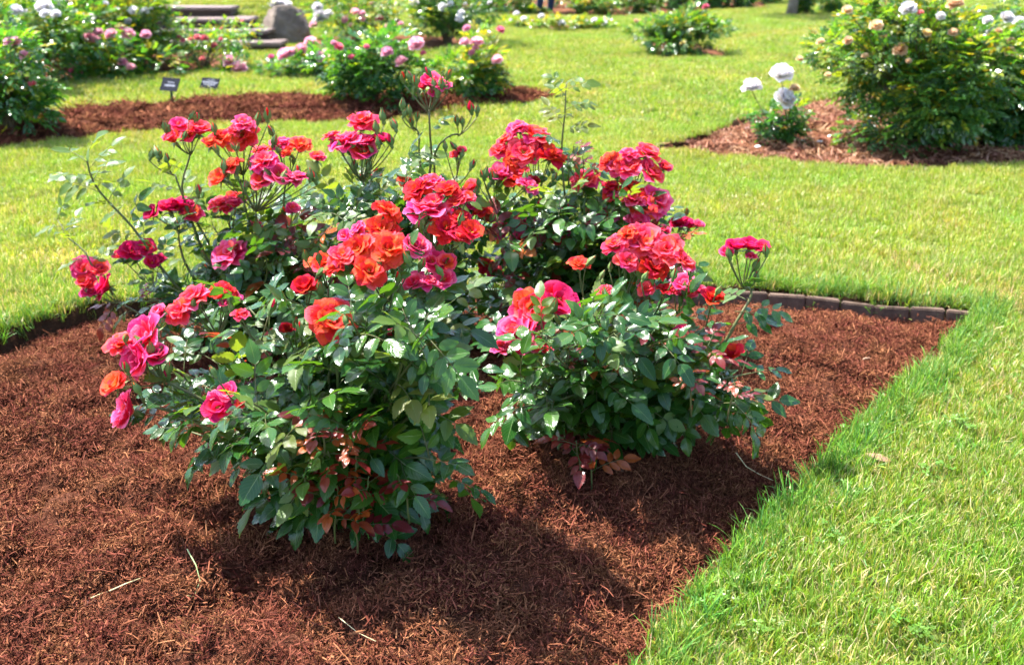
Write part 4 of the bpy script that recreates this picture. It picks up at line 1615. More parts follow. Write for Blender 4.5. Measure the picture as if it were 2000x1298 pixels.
# ---- back middle bush
Dd = Bush(main_base(800, 712), "rose bush at the back middle with one stem towering over the others", 4)
Yd = Dd.base.y
Dd.cluster(Yd, [(842, 158, 58, 'P', 'c'), (826, 168, 30, 'C', 'c')], 2, node=(838, 215), via=(832, 420, Yd), budpx=[(787, 152, 26, 'O', 1), (876, 147, 26, 'O', 1), (800, 150, 26, 'C', 0), (812, 160, 28, 'C', 0), (862, 165, 28, 'O', 0), (872, 172, 24, 'O', 0), (855, 180, 24, 'O', 0), (810, 175, 24, 'O', 0)], r0=0.007, step=0.08)
Dd.cluster(Yd, [], 0, node=(895, 262), via=(838, 380, Yd), budpx=[(920, 212, 30, 'R', 2), (932, 216, 24, 'O', 0), (892, 236, 26, 'O', 0), (903, 238, 22, 'O', 0)], r0=0.004, leafy=False)
Dd.cluster(Yd, [], 0, node=(812, 250), via=(832, 400, Yd), budpx=[(786, 205, 26, 'O', 0), (800, 216, 24, 'O', 0), (815, 228, 22, 'O', 0), (804, 238, 24, 'R', 1), (790, 222, 22, 'O', 0)], r0=0.004, leafy=False)
Dd.cluster(Yd - 0.05, [(706, 232, 64, 'C', 'u'), (674, 270, 80, 'P', 'u'), (645, 262, 36, 'C', 'u'), (748, 266, 44, 'M', 's')], 6, node=(705, 350), budpx=[(748, 228, 32, 'O', 0), (735, 250, 30, 'O', 0), (770, 245, 30, 'C', 1), (763, 276, 30, 'R', 2), (692, 325, 28, 'R', 1), (720, 325, 28, 'O', 0)], step=0.05)
Dd.cluster(Yd + 0.02, [(977, 336, 62, 'P', 'c'), (1003, 342, 58, 'O', 's'), (918, 362, 38, 'C', 's')], 5, node=(970, 410), budpx=[(948, 340, 30, 'O', 0), (962, 346, 32, 'O', 0), (930, 372, 28, 'O', 0), (1025, 348, 28, 'O', 0)], step=0.05)
Dd.cluster(Yd, [(918, 395, 48, 'M', 'u'), (940, 410, 40, 'R', 'u')], 3, node=(930, 470))
Dd.cluster(Yd, [(890, 300, 30, 'C', 'c')], 2, node=(892, 360), step=0.07)
Dd.fill([(640, 400), (700, 350), (780, 330), (860, 340), (920, 430), (950, 560), (930, 660), (740, 660), (640, 560)], 26, Yd, 0.2, young=0.3, red=0.0)

# ---- back right bush
E = Bush(main_base(1115, 700), "rose bush at the back right crowded with coral red flower heads", 5)
Ye = E.base.y
E.cluster(Ye, [(1022, 294, 76, 'C', 'f'), (986, 268, 48, 'C', 'u'), (976, 290, 46, 'C', 'u'), (1048, 258, 66, 'C', 'u'), (1052, 280, 42, 'M', 'u'), (1080, 299, 60, 'R', 'u'), (1004, 312, 44, 'O', 'f')], 3, node=(1050, 380))
E.cluster(Ye, [(1142, 345, 68, 'C', 'u')], 2, node=(1140, 400))
E.cluster(Ye, [(1190, 311, 52, 'O', 'u'), (1232, 298, 48, 'P', 'u'), (1226, 320, 66, 'C', 'u'), (1268, 294, 60, 'C', 'u'), (1278, 333, 54, 'C', 's')], 3, node=(1230, 390))
E.cluster(Ye - 0.03, [(1194, 361, 42, 'R', 'u'), (1234, 360, 56, 'O', 'u')], 3, node=(1215, 420))
E.cluster(Ye - 0.08, [(1256, 396, 78, 'O', 'f'), (1284, 390, 70, 'P', 'f')], 2, node=(1265, 470))
E.cluster(Ye, [(1326, 430, 46, 'M', 'b'), (1346, 434, 42, 'M', 'b')], 1, node=(1320, 480), step=0.05)
E.cluster(Ye - 0.05, [(1184, 414, 56, 'P', 'u'), (1170, 424, 40, 'P', 'u')], 2, node=(1185, 470))
E.cluster(Ye - 0.05, [(1008, 432, 60, 'P', 's'), (1014, 464, 44, 'P', 's')], 1, node=(1020, 510))
E.cluster(Ye - 0.06, [(1066, 460, 60, 'R', 'c'), (1095, 450, 42, 'C', 'u'), (1115, 470, 40, 'C', 'u')], 2, node=(1085, 520), budpx=[(1056, 400, 30, 'R', 2)])
E.cluster(Ye - 0.08, [(948, 512, 40, 'R', 'u'), (965, 528, 36, 'C', 'u')], 2, node=(970, 580))
pts = E.cane(AT(1108, 160, Ye + 0.02), via=AT(1103, 330, Ye), r0=0.0045, r1=0.0014, n=16, amp=0.006)
E.leaves_on(pts, 0.45, 0.99, 0.036, lambda t: 'young' if t > 0.62 else 'leaf', 0.8, 0.6)
for (px, py) in ((1120, 285), (1140, 300)):
    E.shoot(px, py, Ye, 'red', 4, 0.5)
E.fill([(950, 420), (1060, 370), (1180, 360), (1300, 420), (1340, 520), (1300, 620), (1150, 640), (980, 640), (940, 540)], 30, Ye, 0.2, young=0.18, red=0.04)

# leafy shoots between the flower heads, and scattered single blooms
B.fill([(1400, 690), (1480, 735), (1470, 790), (1380, 790)], 5, Yb, 0.08, red=0.1)
A.fill([(470, 550), (900, 550), (900, 640), (470, 640)], 9, Ya + 0.05, 0.1, young=0.2, red=0.0)
C.fill([(400, 430), (560, 370), (640, 390), (640, 480), (430, 500)], 8, Yc, 0.1, young=0.25, red=0.05)
Dd.fill([(630, 360), (780, 330), (800, 430), (650, 450)], 7, Yd, 0.1, young=0.25, red=0.0)
E.fill([(930, 370), (1100, 340), (1300, 400), (1290, 500), (960, 480)], 10, Ye, 0.1, young=0.2, red=0.03)
for bb, Yy, lst in ((C, Yc, ((572, 404, 34, 'P', 's'), (500, 436, 30, 'P', 's'), (394, 560, 40, 'C', 'u'))), (Dd, Yd, ((735, 338, 28, 'O', 'c'), (902, 292, 26, 'C', 'c'), (790, 350, 34, 'O', 'u'), (655, 560, 36, 'C', 'u'))),
                    (E, Ye, ((1112, 402, 36, 'C', 'u'), (1040, 350, 34, 'R', 'c'), (1150, 460, 34, 'C', 'u'), (1230, 430, 34, 'P', 's'))), (B, Yb, ((1180, 566, 40, 'C', 'u'), (1105, 650, 34, 'P', 'c'), (1300, 560, 40, 'R', 'u'), (1262, 560, 40, 'C', 'u'))), (A, Ya, ((560, 640, 34, 'R', 'c'), (770, 650, 36, 'P', 'c'), (470, 610, 40, 'C', 'u')))):
    for f_ in lst:
        bb.cluster(Yy, [f_], 2, drop=0.06, step=0.06, r0=0.0035)
for b_ in (A, B, C, Dd, E):
    b_.finish()

# ------------------------------------------------------------------ background rose shrubs
def mini_leaf():
    """five folded leaflets on one stalk, unit size along +x"""
    V = []
    T = []
    for (bx, by, ang, L) in ((1.0, 0, 0, 0.8), (0.72, 0, 1.05, 0.72), (0.72, 0, -1.05, 0.72), (0.38, 0, 1.15, 0.6), (0.38, 0, -1.15, 0.6)):
        ca, sa = math.cos(ang), math.sin(ang)
        o = len(V)
        for (u, w, z) in ((0, 0, 0), (0.4, 0.31, 0.1), (0.45, 0, -0.02), (0.4, -0.31, 0.1), (1.0, 0, -0.14), (0.75, 0.2, 0.03), (0.75, -0.2, 0.03)):
            u, w, z = u * L, w * L, z * L
            V.append((bx + u * ca - w * sa, by + u * sa + w * ca, z - 0.15 * bx * bx))
        T += [(o, o + 2, o + 1), (o, o + 3, o + 2), (o + 1, o + 2, o + 5), (o + 2, o + 4, o + 5), (o + 3, o + 6, o + 2), (o + 6, o + 4, o + 2)]
    return np.array(V), np.array(T)


ML_V, ML_T = mini_leaf()


def foliage_mesh(pos, out, size, col, g):
    """pos, out (n,3), size (n), col (n,3)"""
    n = len(pos)
    up = np.array([0, 0, 0.85]) + np.array(SUN_DIR) * 0.3 + g.normal(0, 0.42, (n, 3))
    x = out / np.linalg.norm(out, axis=1)[:, None]
    y = np.cross(up, x)
    y /= np.linalg.norm(y, axis=1)[:, None] + 1e-9
    z = np.cross(x, y)
    M = np.stack([x, y, z], 2) * size[:, None, None]
    V = np.einsum('nij,kj->nki', M, ML_V) + pos[:, None, :]
    K = len(ML_V)
    T = ML_T[None] + (np.arange(n) * K)[:, None, None]
    C = np.repeat(col, K, 0) * g.uniform(0.85, 1.15, (n * K, 1))
    return np_mesh("foliage", V.reshape(-1, 3), [T.reshape(-1, 3)], MAT['foliage'], C)


def small_rose(seed, mat):
    g = random.Random(seed)
    Vs, Fs, Us = [], [], []
    o = 0
    for (cnt, L, W, a0, a1, cup) in ((6, 0.9, 0.56, D(62), D(86), 0.3), (6, 1.0, 0.52, D(48), D(46), 0.4), (6, 1.02, 0.46, D(30), D(22), 0.42), (5, 1.0, 0.4, D(12), D(8), 0.45)):
        for k in range(cnt):
            V, Fq, UV = petal_geo(L, W, a0, a1 + g.uniform(-0.2, 0.2), cup, 0.06, g.randrange(9999), 4, 4)
            a = k * 6.283 / cnt + g.uniform(-0.2, 0.2) + L * 3
            R = np.array([[math.cos(a), -math.sin(a), 0], [math.sin(a), math.cos(a), 0], [0, 0, 1]])
            Vs.append(V @ R.T)
            Fs.append(Fq + o)
            Us.append(UV)
            o += len(V)
    return np_mesh("flower", np.concatenate(Vs), [np.concatenate(Fs)], mat, None, True, np.concatenate(Us))


SMALL = {c: [small_rose(i, MAT['bg' + c]) for i in range(3)] for c in BGC}
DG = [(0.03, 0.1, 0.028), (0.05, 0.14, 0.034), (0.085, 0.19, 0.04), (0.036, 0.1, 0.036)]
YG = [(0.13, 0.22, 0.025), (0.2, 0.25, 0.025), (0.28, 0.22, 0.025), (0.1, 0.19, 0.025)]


def bg_bush(base, box, label, seed, nleaf=700, size=0.05, flowers=(), extra=0, colour='pink', yellow=0.15, lumps=9, name="rose_shrub", cat="shrub", group="rose shrubs in the beds behind", depth=0.8, singles=0, fsize=24, hollow=0.35, pal=DG, arch=1.0):
    """box: photo pixels x0, y0, x1, y1 of the crown at the shrub's distance"""
    g = np.random.default_rng(seed)
    r = random.Random(seed)
    root = thing(name, base, label, cat, group)
    Y = base.y
    a = AT(box[0], box[3], Y)
    b = AT(box[2], box[1], Y)
    cx, cz = (a.x + b.x) / 2, (a.z + b.z) / 2
    hx, hz = (b.x - a.x) / 2, (b.z - a.z) / 2
    hy = hx * depth
    # crown made of overlapping leafy lumps round branch tips
    L = []
    lumps = int(lumps * 1.6)
    for i in range(lumps):
        q = g.normal(0, 1, 3)
        q /= np.linalg.norm(q)
        q *= g.uniform(0.35, 0.92)
        L.append((q, g.uniform(0.2, 0.42)))
    pos = []
    out = []
    per = int(nleaf / lumps) + 1
    for q, rad in L:
        d = g.normal(0, 1, (per, 3))
        d /= np.linalg.norm(d, axis=1)[:, None]
        rr = rad * (1 - hollow * g.random(per) ** 1.4)
        p = q + d * rr[:, None]
        pos.append(p)
        out.append(d + q * 0.4)
    pos = np.concatenate(pos)
    out = np.concatenate(out) * np.array([1, 1, 0.6])
    pos = pos * np.array([hx, hy, hz]) * 1.08
    zlo = -hz
    pos = pos + np.array([cx - base.x, 0.0, cz - base.z])
    keep = pos[:, 2] > 0.02
    pos, out = pos[keep], out[keep]
    n = len(pos)
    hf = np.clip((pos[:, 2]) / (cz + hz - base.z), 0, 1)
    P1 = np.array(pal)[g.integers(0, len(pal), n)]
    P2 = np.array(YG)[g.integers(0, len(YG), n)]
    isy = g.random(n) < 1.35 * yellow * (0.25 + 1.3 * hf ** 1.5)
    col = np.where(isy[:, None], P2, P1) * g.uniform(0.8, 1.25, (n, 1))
    sz = size * g.uniform(0.65, 1.25, n)
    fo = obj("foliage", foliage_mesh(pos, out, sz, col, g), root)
    fo["kind"] = "stuff"
    # stems
    tips = [Vector((q[0] * hx + cx - base.x, q[1] * hy, q[2] * hz + cz - base.z)) for q, rad in L]

    def stem(tip, r0, r1):
        p0 = Vector((r.uniform(-0.05, 0.05), r.uniform(-0.04, 0.04), -0.02))
        c = Vector((tip.x * 0.35, tip.y * 0.35, tip.z * 0.65))
        mb = MB()
        pts = wobble(bez(p0, c, tip, 8), 0.012, r)
        mb.tube(pts, [r0 + (r1 - r0) * i / 8 for i in range(9)], 5)
        obj("stem", mb.mesh("stem", MAT['oldstem'], True), root)
    for t in tips:
        t.z = max(t.z, 0.08)
        stem(t, 0.008, 0.003)
    fl = list(flowers)
    for i in range(extra):
        k = r.randrange(n)
        for _ in range(60):
            k = r.randrange(n)
            if pos[k][1] < 0.1 * hy and hf[k] > 0.3:
                break
        p = Vector(pos[k]) + Vector((0, -0.03, 0.05))
        fl.append((p, r.uniform(0.6, 1.0) * fsize, colour))
    for f in fl:
        if isinstance(f[0], Vector):
            p, dia, c = f
            far = False
        else:
            px, py, dia, c = f
            p = AT(px, py, Y - hy * r.uniform(0.75, 1.0)) - base
            far = True
        s = dia * 0.5 / F * depth_of(base + p) * 1.3
        ax = Vector((r.gauss(-0.1, 0.25), r.gauss(-0.45, 0.2), 1)).normalized()
        obj("flower", r.choice(SMALL[c]), root, basis_z(ax, r.uniform(0, 6.28), p - ax * s * 0.5, s))
        if far:
            tip = p - ax * s * 0.45
            near = min(tips, key=lambda t: (t - tip).length)
            mb = MB()
            mb.tube(bez(near * 0.55, (near + tip) * 0.5 + Vector((0, 0, -0.02)), tip, 6), [0.005, 0.0045, 0.004, 0.0035, 0.003, 0.003, 0.0025], 5)
            obj("stem", mb.mesh("stem", MAT['stem'], True), root)
            # a few leaves up the flower stem
    return root


def bedp(k, px, py):
    return bed_point(k, px, py)


def gp(px, py):
    p = G(px, py)
    p.z = float(ground_z([p.x], [p.y])[0])
    return p


# pink roses on the berm
bg_bush(bedp('left', 20, 258), (-90, 40, 78, 268), "leggy pink rose shrub cut off by the left frame edge", 201, 800, 0.066, [(16, 80, 22, 'pink'), (29, 80, 24, 'pink'), (45, 106, 20, 'pink'), (62, 162, 15, 'hot'), (-30, 90, 24, 'pink')], 0, 'pink', 0.22, 12)
bg_bush(bedp('left', 225, 200), (128, 52, 322, 205), "broad pink rose shrub left of the taller plant sign", 202, 1300, 0.064, [(174, 70, 24, 'pink'), (185, 77, 24, 'pink'), (192, 61, 18, 'pink'), (215, 65, 22, 'pink'), (250, 64, 26, 'pink'), (240, 58, 14, 'coral'), (146, 122, 24, 'hot'), (147, 139, 26, 'hot'), (255, 130, 20, 'pink'), (239, 120, 18, 'pink'), (284, 66, 20, 'pink')], 0, 'pink', 0.25, 16)
bg_bush(bedp('left', 460, 186), (425, 112, 492, 188), "small pink rose just right of the lower plant sign", 203, 330, 0.052, [(446, 117, 24, 'pink'), (467, 130, 30, 'pink')], 0, 'pink', 0.2, 6)
bg_bush(bedp('left', 592, 182), (525, 95, 650, 186), "compact pink rose shrub below the boulder", 204, 620, 0.056, [(556, 104, 32, 'pink'), (570, 99, 20, 'pink'), (588, 94, 24, 'pink'), (606, 81, 28, 'pink'), (628, 108, 26, 'pink'), (530, 110, 14, 'hot')], 0, 'pink', 0.12, 8)
bg_bush(bedp('left', 722, 204), (625, 66, 840, 208), "spreading pink rose shrub behind the towering red rose stem", 205, 1000, 0.06, [(755, 100, 24, 'pink'), (782, 118, 26, 'pink'), (812, 83, 30, 'pink'), (662, 90, 18, 'hot'), (652, 83, 12, 'pink'), (826, 103, 12, 'hot'), (686, 110, 12, 'hot'), (716, 90, 12, 'hot')], 0, 'pink', 0.1, 13)
bg_bush(bedp('left', 905, 190), (858, 72, 985, 195), "yellow green pink rose shrub at the right tip of the berm", 206, 700, 0.056, [(911, 54, 16, 'pink'), (908, 80, 20, 'pink'), (931, 80, 28, 'pink'), (928, 93, 14, 'pink'), (921, 102, 14, 'pink'), (970, 115, 22, 'pink'), (978, 57, 16, 'hot')], 0, 'pink', 0.55, 10)
# behind the berm, in front of the steps
bg_bush(bedp('upper', 35, 172), (-170, -90, 150, 165), "tall white rose shrub in the upper left corner", 211, 3000, 0.055, [(30, 18, 26, 'white'), (84, 10, 32, 'white'), (86, 25, 20, 'white'), (108, 26, 20, 'white')], 6, 'white', 0.45, 18, fsize=20)
bg_bush(bedp('upper', 190, 160), (60, -90, 290, 150), "dense green white rose shrub behind the broad pink one", 212, 2600, 0.05, [(125, 1, 24, 'white'), (180, 33, 16, 'white'), (205, 6, 12, 'white')], 4, 'white', 0.36, 16, fsize=16)
bg_bush(bedp('upper', 285, 150), (205, -30, 335, 130), "loose yellow green white rose shrub beside the steps", 213, 1300, 0.05, [(262, 20, 22, 'white'), (283, 20, 16, 'white'), (250, 40, 14, 'white')], 3, 'white', 0.5, 12, fsize=14)
bg_bush(bedp('upper', 395, 134), (310, 35, 500, 132), "low coral rose shrub in front of the stone steps", 214, 950, 0.034, [(385, 72, 14, 'coral'), (399, 73, 16, 'coral'), (372, 76, 10, 'coral'), (417, 88, 12, 'coral'), (352, 105, 12, 'coral'), (395, 114, 12, 'coral'), (357, 79, 10, 'coral'), (431, 76, 9, 'coral')], 3, 'coral', 0.5, 14, fsize=9, hollow=0.6)
bg_bush(gp(520, 62), (485, -25, 580, 22), "white rose heads spilling over the top of the boulder", 215, 420, 0.045, [(503, 18, 18, 'white'), (512, 8, 22, 'white'), (525, 14, 22, 'white'), (535, 6, 22, 'white'), (548, 4, 24, 'white'), (560, 8, 20, 'white')], 4, 'white', 0.2, 8, fsize=20)
bg_bush(bedp('middle', 690, 92), (575, -40, 825, 88), "wide pink and white rose shrub right of the boulder", 216, 1700, 0.048, [(625, 30, 30, 'white'), (640, 26, 22, 'white'), (612, 47, 16, 'pink'), (694, 22, 18, 'pink'), (673, 38, 14, 'pink'), (740, 35, 16, 'coral'), (756, 50, 12, 'pink'), (783, 45, 10, 'pink'), (619, 12, 20, 'white')], 8, 'pink', 0.4, 18, fsize=12)
bg_bush(bedp('middle', 872, 84), (785, -70, 975, 72), "dark green white rose shrub casting a shadow on the lawn", 217, 2000, 0.05, [(864, 12, 18, 'white'), (900, 24, 14, 'white'), (898, 36, 16, 'white'), (810, 4, 16, 'white'), (956, 5, 10, 'white'), (880, 6, 12, 'white')], 2, 'white', 0.05, 18, fsize=12)
# right bed
bg_bush(bedp('right', 1530, 278), (1470, 195, 1585, 280), "small rose with three large white flower heads", 221, 320, 0.045, [(1468, 165, 38, 'white'), (1527, 140, 42, 'white'), (1536, 190, 42, 'white'), (1552, 171, 20, 'peach')], 0, 'white', 0.12, 8)
bg_bush(bedp('right', 1790, 283), (1585, -40, 2000, 298), "large dense peach rose shrub filling the upper right corner", 222, 5600, 0.05, [(1602, 80, 16, 'peach'), (1562, 114, 14, 'peach'), (1655, 18, 20, 'peach'), (1712, 48, 26, 'peach'), (1774, 14, 32, 'white'), (1758, 95, 28, 'peach'), (1811, 63, 18, 'peach'), (1862, 62, 18, 'peach'), (1865, 4, 32, 'peach'), (1838, 30, 18, 'white'), (1656, 78, 18, 'peach'), (1930, 38, 20, 'white'), (1968, 32, 26, 'white'), (1935, 60, 18, 'white'), (1797, 24, 14, 'coral'), (1973, 100, 22, 'peach'), (1976, 80, 18, 'peach'), (1690, 108, 14, 'peach'), (1775, 118, 12, 'peach'), (1617, 145, 12, 'peach')], 6, 'peach', 0.36, 36, fsize=16)
bg_bush(bedp('right', 2030, 285), (1890, -30, 2190, 292), "peach rose shrub cut off by the right frame edge", 223, 2600, 0.05, [(1990, 40, 22, 'white'), (1978, 178, 14, 'peach')], 10, 'peach', 0.15, 18, fsize=18)
# lone shrub on the small bed
bg_bush(bedp('small', 1335, 100), (1240, 22, 1420, 100), "lone rounded rose shrub on its own small mulch patch", 231, 1900, 0.05, [(1378, 12, 13, 'coral'), (1242, 40, 9, 'peach')], 0, 'peach', 0.16, 16)
# low white roses along the thin strip
for i, (px, fx) in enumerate(((985, (1008, 26)), (1012, (1022, 36)), (1052, (1057, 31)), (1098, (1097, 44)), (1132, (1128, 48)), (1168, (1160, 39)), (1190, (1180, 44)))):
    bg_bush(bedp('strip', px, 56), (px - 22, 34 + i % 3 * 3, px + 22, 57), ("leftmost", "second", "third", "fourth", "fifth", "sixth", "seventh and last")[i] + " low white rose along the thin mulch strip" + ("" if i == 0 else ", counting from the left"), 240 + i, 110, 0.055, [(fx[0], fx[1], 12 if i != 3 else 14, 'white')], 1, 'white', 0.6, 5, fsize=8, group="low white roses on the thin strip")
# yellow roses in the far bed
for i, (px, y0, lab, colr, ne) in enumerate(((1035, 8, "yellow orange rose shrub beside the person's legs", 'yellow', 7), (1135, -8, "first yellow rose shrub behind the far mulch bed, nearest the person", 'yellow', 8), (1172, -6, "second yellow rose shrub from the person in the far bed", 'yellow', 8), (1240, -14, "pale yellow rose shrub behind the lone rounded shrub", 'yellow', 10), (1275, -20, "tall pale yellow rose shrub above the lone rounded shrub", 'peach', 8), (955, -20, "green rose shrub at the left end of the far bed", 'peach', 1), (1000, -30, "peach rose shrub left of the person", 'peach', 3))):
    bg_bush(bedp('far', px, 24), (px - 34, y0, px + 34, 22), lab, 260 + i, 420, 0.055, (), ne, colr, 0.3, 8, fsize=11, group="yellow roses in the far bed")
for i, (px, w, y0, lab) in enumerate(((1120, 46, -60, "dark shrub behind the person"), (1205, 40, -60, "dark green shrub between the yellow roses"), (1330, 50, -60, "dark shrub behind the lone rounded shrub"), (1400, 46, -40, "dark green rose shrub with a pink head far behind"), (1450, 44, -50, "rounded dark shrub left of the grey tree trunk"), (1505, 40, -60, "low dark shrub close to the grey tree trunk's left"))):
    bg_bush(bedp('far', px, 13), (px - w, y0, px + w, 12), lab, 280 + i, 700, 0.07, (), 1 if i > 2 else 0, 'pink', 0.06, 10, fsize=10, group="dark shrubs along the back", name="garden_shrub")
bg_bush(gp(1575, 30), (1548, -30, 1600, 30), "dark shrub tight against the grey trunk's right side", 291, 420, 0.07, (), 0, 'pink', 0.08, 8, name="garden_shrub", group="dark shrubs along the back")
bg_bush(gp(1630, 28), (1598, -40, 1660, 30), "pale flowered rose shrub behind the large peach shrub's left side", 292, 420, 0.06, (), 7, 'peach', 0.3, 8, fsize=12, group="rose shrubs in the beds behind")
bg_bush(gp(950, 20), (880, -70, 1010, 16), "bushy green shrub behind the dark white rose shrub", 293, 900, 0.07, (), 0, 'white', 0.3, 10, name="garden_shrub", group="dark shrubs along the back")


# ------------------------------------------------------------------ trees at the back
def tree(base, wpx, label, seed, h=4.6, crown_r=1.5, lean=0.0, mat='bark'):
    g = np.random.default_rng(seed)
    r = random.Random(seed)
    root = thing("tree", base, label, "tree", "trees at the back of the garden")
    rad = wpx / F * depth_of(base) / 2
    mb = MB()
    n = 10
    pts = [Vector((lean * i / n + 0.02 * math.sin(i * 1.3), 0.02 * math.cos(i * 1.7), h * 0.55 * i / n - 0.05)) for i in range(n + 1)]
    mb.tube(pts, [rad * (1.25 if i == 0 else 1.0) * (1 - 0.35 * i / n) for i in range(n + 1)], 12)
    tips = []
    for k in range(7):
        a = k * 0.9 + r.uniform(-0.3, 0.3)
        p0, _ = along(pts, r.uniform(0.65, 1.0))
        tip = p0 + Vector((math.cos(a) * crown_r * 0.7, math.sin(a) * crown_r * 0.7, r.uniform(0.6, 1.5)))
        mb.tube(bez(p0, (p0 + tip) / 2 + Vector((0, 0, 0.2)), tip, 5), [rad * 0.5, rad * 0.42, rad * 0.34, rad * 0.26, rad * 0.18, rad * 0.1], 7)
        tips.append(np.array(tip))
    obj("trunk", mb.mesh("trunk", MAT[mat], True), root)
    pos = []
    out = []
    for t in tips + [np.array([lean, 0, h * 0.85])]:
        m = 260
        d = g.normal(0, 1, (m, 3))
        d /= np.linalg.norm(d, axis=1)[:, None]
        pos.append(t + d * (crown_r * 0.5 * g.random(m)[:, None] ** 0.5) * np.array([1, 1, 0.7]))
        out.append(d)
    pos = np.concatenate(pos)
    out = np.concatenate(out)
    nn = len(pos)
    col = np.array(DG)[g.integers(0, 4, nn)] * g.uniform(0.8, 1.4, (nn, 1))
    fo = obj("crown", foliage_mesh(pos, out, 0.11 * g.uniform(0.7, 1.3, nn), col, g), root)
    fo["kind"] = "stuff"


tree(gp(1545, 31), 19, "grey tree trunk standing on the far lawn", 301)
tree(gp(1688, 24), 15, "dark tree trunk behind the large peach rose shrub", 302, 4.2, 1.3)


# ------------------------------------------------------------------ person whose legs show at the top
def build_person():
    p = gp(1066, 27)
    sc = 1.0
    J = [(0, 0, 0.95), (0, 0.0, 1.2), (0, 0.01, 1.42), (0, 0.0, 1.52), (0, -0.02, 1.66),
         (-0.1, 0, 0.9), (-0.13, -0.06, 0.5), (-0.17, 0.02, 0.09), (-0.18, -0.12, 0.03),
         (0.1, 0, 0.9), (0.1, -0.02, 0.5), (0.1, 0.05, 0.09), (0.12, -0.1, 0.03),
         (-0.19, 0, 1.4), (-0.25, 0.02, 1.12), (-0.22, -0.14, 0.92), (-0.21, -0.2, 0.86),
         (0.19, 0, 1.4), (0.25, 0.02, 1.12), (0.22, -0.14, 0.92), (0.21, -0.2, 0.86)]
    R = [(0.16, 0.12), (0.14, 0.1), (0.15, 0.1), (0.055, 0.055), (0.085, 0.1),
         (0.09, 0.09), (0.062, 0.065), (0.045, 0.048), (0.036, 0.03),
         (0.09, 0.09), (0.062, 0.065), (0.045, 0.048), (0.036, 0.03),
         (0.06, 0.06), (0.042, 0.042), (0.03, 0.03), (0.028, 0.016),
         (0.06, 0.06), (0.042, 0.042), (0.03, 0.03), (0.028, 0.016)]
    Ed = [(0, 1), (1, 2), (2, 3), (3, 4), (0, 5), (5, 6), (6, 7), (7, 8), (0, 9), (9, 10), (10, 11), (11, 12), (2, 13), (13, 14), (14, 15), (15, 16), (2, 17), (17, 18), (18, 19), (19, 20)]
    for hand, s in ((16, -1), (20, 1)):
        b = Vector(J[hand])
        for f in range(4):
            i = len(J)
            q1 = b + Vector((s * (-0.02 + 0.013 * f), -0.03, -0.03))
            q2 = q1 + Vector((0, -0.005, -0.035 - 0.006 * (1.5 - abs(f - 1.5))))
            J += [tuple(q1), tuple(q2)]
            R += [(0.009, 0.009), (0.007, 0.007)]
            Ed += [(hand, i), (i, i + 1)]
        i = len(J)
        J += [tuple(b + Vector((-s * 0.035, -0.02, 0.0))), tuple(b + Vector((-s * 0.045, -0.04, -0.025)))]
        R += [(0.01, 0.01), (0.008, 0.008)]
        Ed += [(hand, i), (i, i + 1)]
    me = bpy.data.meshes.new("person")
    me.from_pydata([Vector(j) for j in J], Ed, [])
    o = bpy.data.objects.new("person", me)
    COL.objects.link(o)
    sk = o.modifiers.new("skin", 'SKIN')
    sd = me.skin_vertices[0].data
    for i, (a, b) in enumerate(R):
        sd[i].radius = (a, b)
    sd[0].use_root = True
    sb = o.modifiers.new("sub", 'SUBSURF')
    sb.levels = sb.render_levels = 2
    dg = bpy.context.evaluated_depsgraph_get()
    m2 = bpy.data.meshes.new_from_object(o.evaluated_get(dg))
    bpy.data.objects.remove(o)
    m2.materials.clear()
    for k in ('denim', 'shirt', 'skin', 'shoe'):
        m2.materials.append(MAT[k])
    for f in m2.polygons:
        z = f.center.z
        x = abs(f.center.x)
        f.use_smooth = True
        if z > 1.49 or (x > 0.19 and z < 1.12 and z > 0.7):
            f.material_index = 2
        elif z > 0.97:
            f.material_index = 1
        elif z < 0.075:
            f.material_index = 3
        else:
            f.material_index = 0
    # a simple face: nose and brow pushed out, eye hollows pushed in
    for v in m2.vertices:
        c = v.co
        if c.z > 1.55 and c.y < -0.05:
            if abs(c.x) < 0.02 and 1.6 < c.z < 1.68:
                c.y -= 0.022
            elif 0.02 < abs(c.x) < 0.05 and 1.65 < c.z < 1.7:
                c.y += 0.012
    po = obj("person", m2)
    po.location = p
    po.rotation_euler = (0, 0, 0.5)
    tag(po, "person in dark blue jeans and grey shoes standing by the far bed", "person")
    mb = MB()
    prof = [(1.60, 0.1), (1.66, 0.112), (1.72, 0.108), (1.77, 0.08), (1.79, 0.03)]
    mb.tube([(0, 0.015, z) for z, r in prof], [r for z, r in prof], 14)
    hm = obj("hair", mb.mesh("hair", MAT['hair'], True), po)


build_person()


# ------------------------------------------------------------------ loose bits on the mulch and lawn
def on_main(px, py, dz=0.012):
    p = bed_point('main', px, py)
    p.z += dz + 0.01
    return p


def straw(pxs, mat, r, label, cat="straw"):
    pts = [on_main(*q, 0.024) for q in pxs]
    c = pts[0].copy()
    mb = MB()
    loc = [p - c for p in pts]
    sm = []
    for i in range(len(loc) - 1):
        for k in range(4):
            sm.append(loc[i].lerp(loc[i + 1], k / 4))
    sm.append(loc[-1])
    n = len(sm)
    mb.tube(sm, [r * (1 - 0.6 * i / n) for i in range(n)], 5)
    o = obj("straw", mb.mesh("straw", MAT[mat], True))
    o.location = c
    tag(o, label, cat)


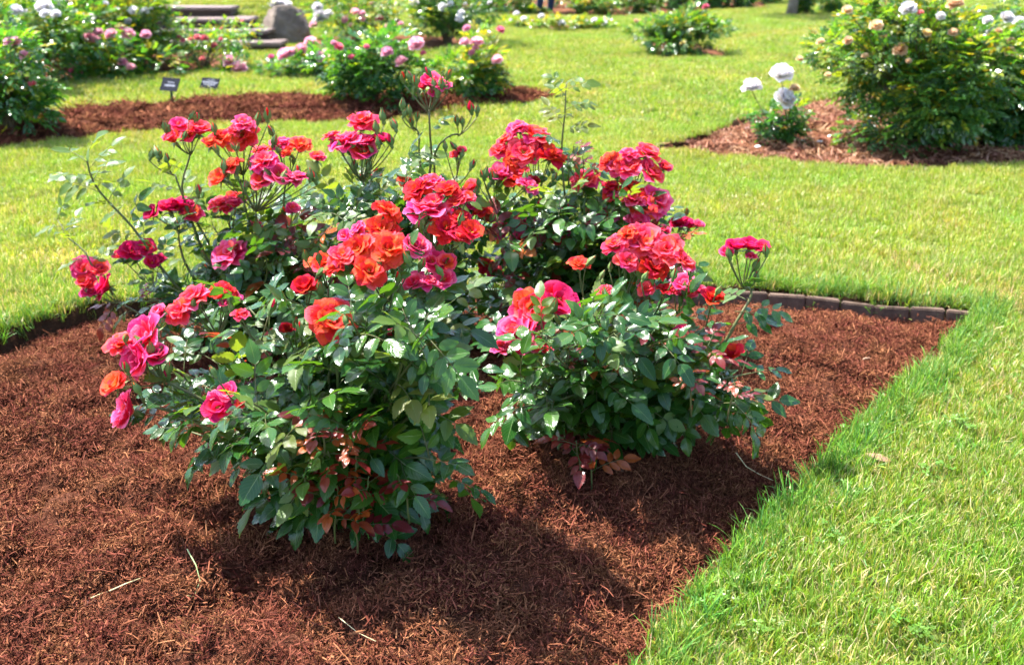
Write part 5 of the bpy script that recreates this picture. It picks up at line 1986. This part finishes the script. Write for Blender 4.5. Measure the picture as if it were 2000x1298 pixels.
straw([(178, 1176), (215, 1170), (250, 1164), (284, 1154)], 'straw', 0.0022, "pale yellow straw lying on the mulch near the lower left")
straw([(370, 1106), (385, 1120), (392, 1140), (378, 1160), (366, 1166)], 'greenstraw', 0.0014, "thin curved green grass stalk on the mulch below the front bush")
straw([(1434, 924), (1455, 938), (1480, 947), (1508, 954)], 'straw', 0.0016, "thin pale stalk on the mulch near the lawn's front edge")
straw([(664, 1240), (700, 1262), (736, 1282)], 'straw', 0.0009, "faint pale straw at the bottom of the mulch bed")


def chip(p, L, w, t, rot, mat, label, cat="bark chip", name="bark_chip", group=None, seed=0):
    import bmesh
    bm = bmesh.new()
    bmesh.ops.create_icosphere(bm, subdivisions=2, radius=0.5)
    g = random.Random(seed)
    ph = g.uniform(0, 6)
    for v in bm.verts:
        k = 1 + g.uniform(-0.22, 0.22)
        x = v.co.x * L * (1 + 0.1 * g.uniform(-1, 1))
        v.co = Vector((x, v.co.y * w * k + 0.12 * L * math.sin(x / L * 4 + ph) * 0.4, v.co.z * t * k + 0.15 * t * math.sin(x / L * 9 + ph)))
    o = obj(name, bm_mesh(bm, name, MAT[mat]))
    o.location = p
    o.rotation_euler = rot
    tag(o, label, cat, group)


q = gp(1712, 908)
q.z += 0.022
chip(q, 0.07, 0.026, 0.006, (0.15, 0.1, -0.35), 'chip', "flat tan wood chip lying in the lawn grass", seed=4)
chip(on_main(1205, 925), 0.05, 0.008, 0.006, (0, 0.1, -0.5), 'chip', "pale sliver of wood under the lower bush's front", seed=5)
chip(on_main(180, 1142, -0.004), 0.045, 0.022, 0.014, (0.1, 0, 0.1), 'darkchip', "rounded dark bark chunk above the pale straw", seed=6)
chip(on_main(1690, 715), 0.035, 0.008, 0.006, (0, 0, 0.5), 'chip', "small tan sliver on the right arm of the mulch bed", seed=7)
for i, (px, py) in enumerate(((1415, 262), (1432, 265), (1460, 252), (1490, 258), (1570, 248), (1585, 222), (1600, 228), (1480, 285), (1600, 285), (1640, 278))):
    q = bed_point('right', px, py)
    q.z += 0.02
    chip(q, 0.04, 0.03, 0.003, (rnd.uniform(-0.3, 0.3), rnd.uniform(-0.3, 0.3), rnd.uniform(0, 6)), 'whitepetal', "white fallen petal on the pale mulch by the white roses", "petal", "fallen_petal", "fallen white petals on the right bed", 20 + i)
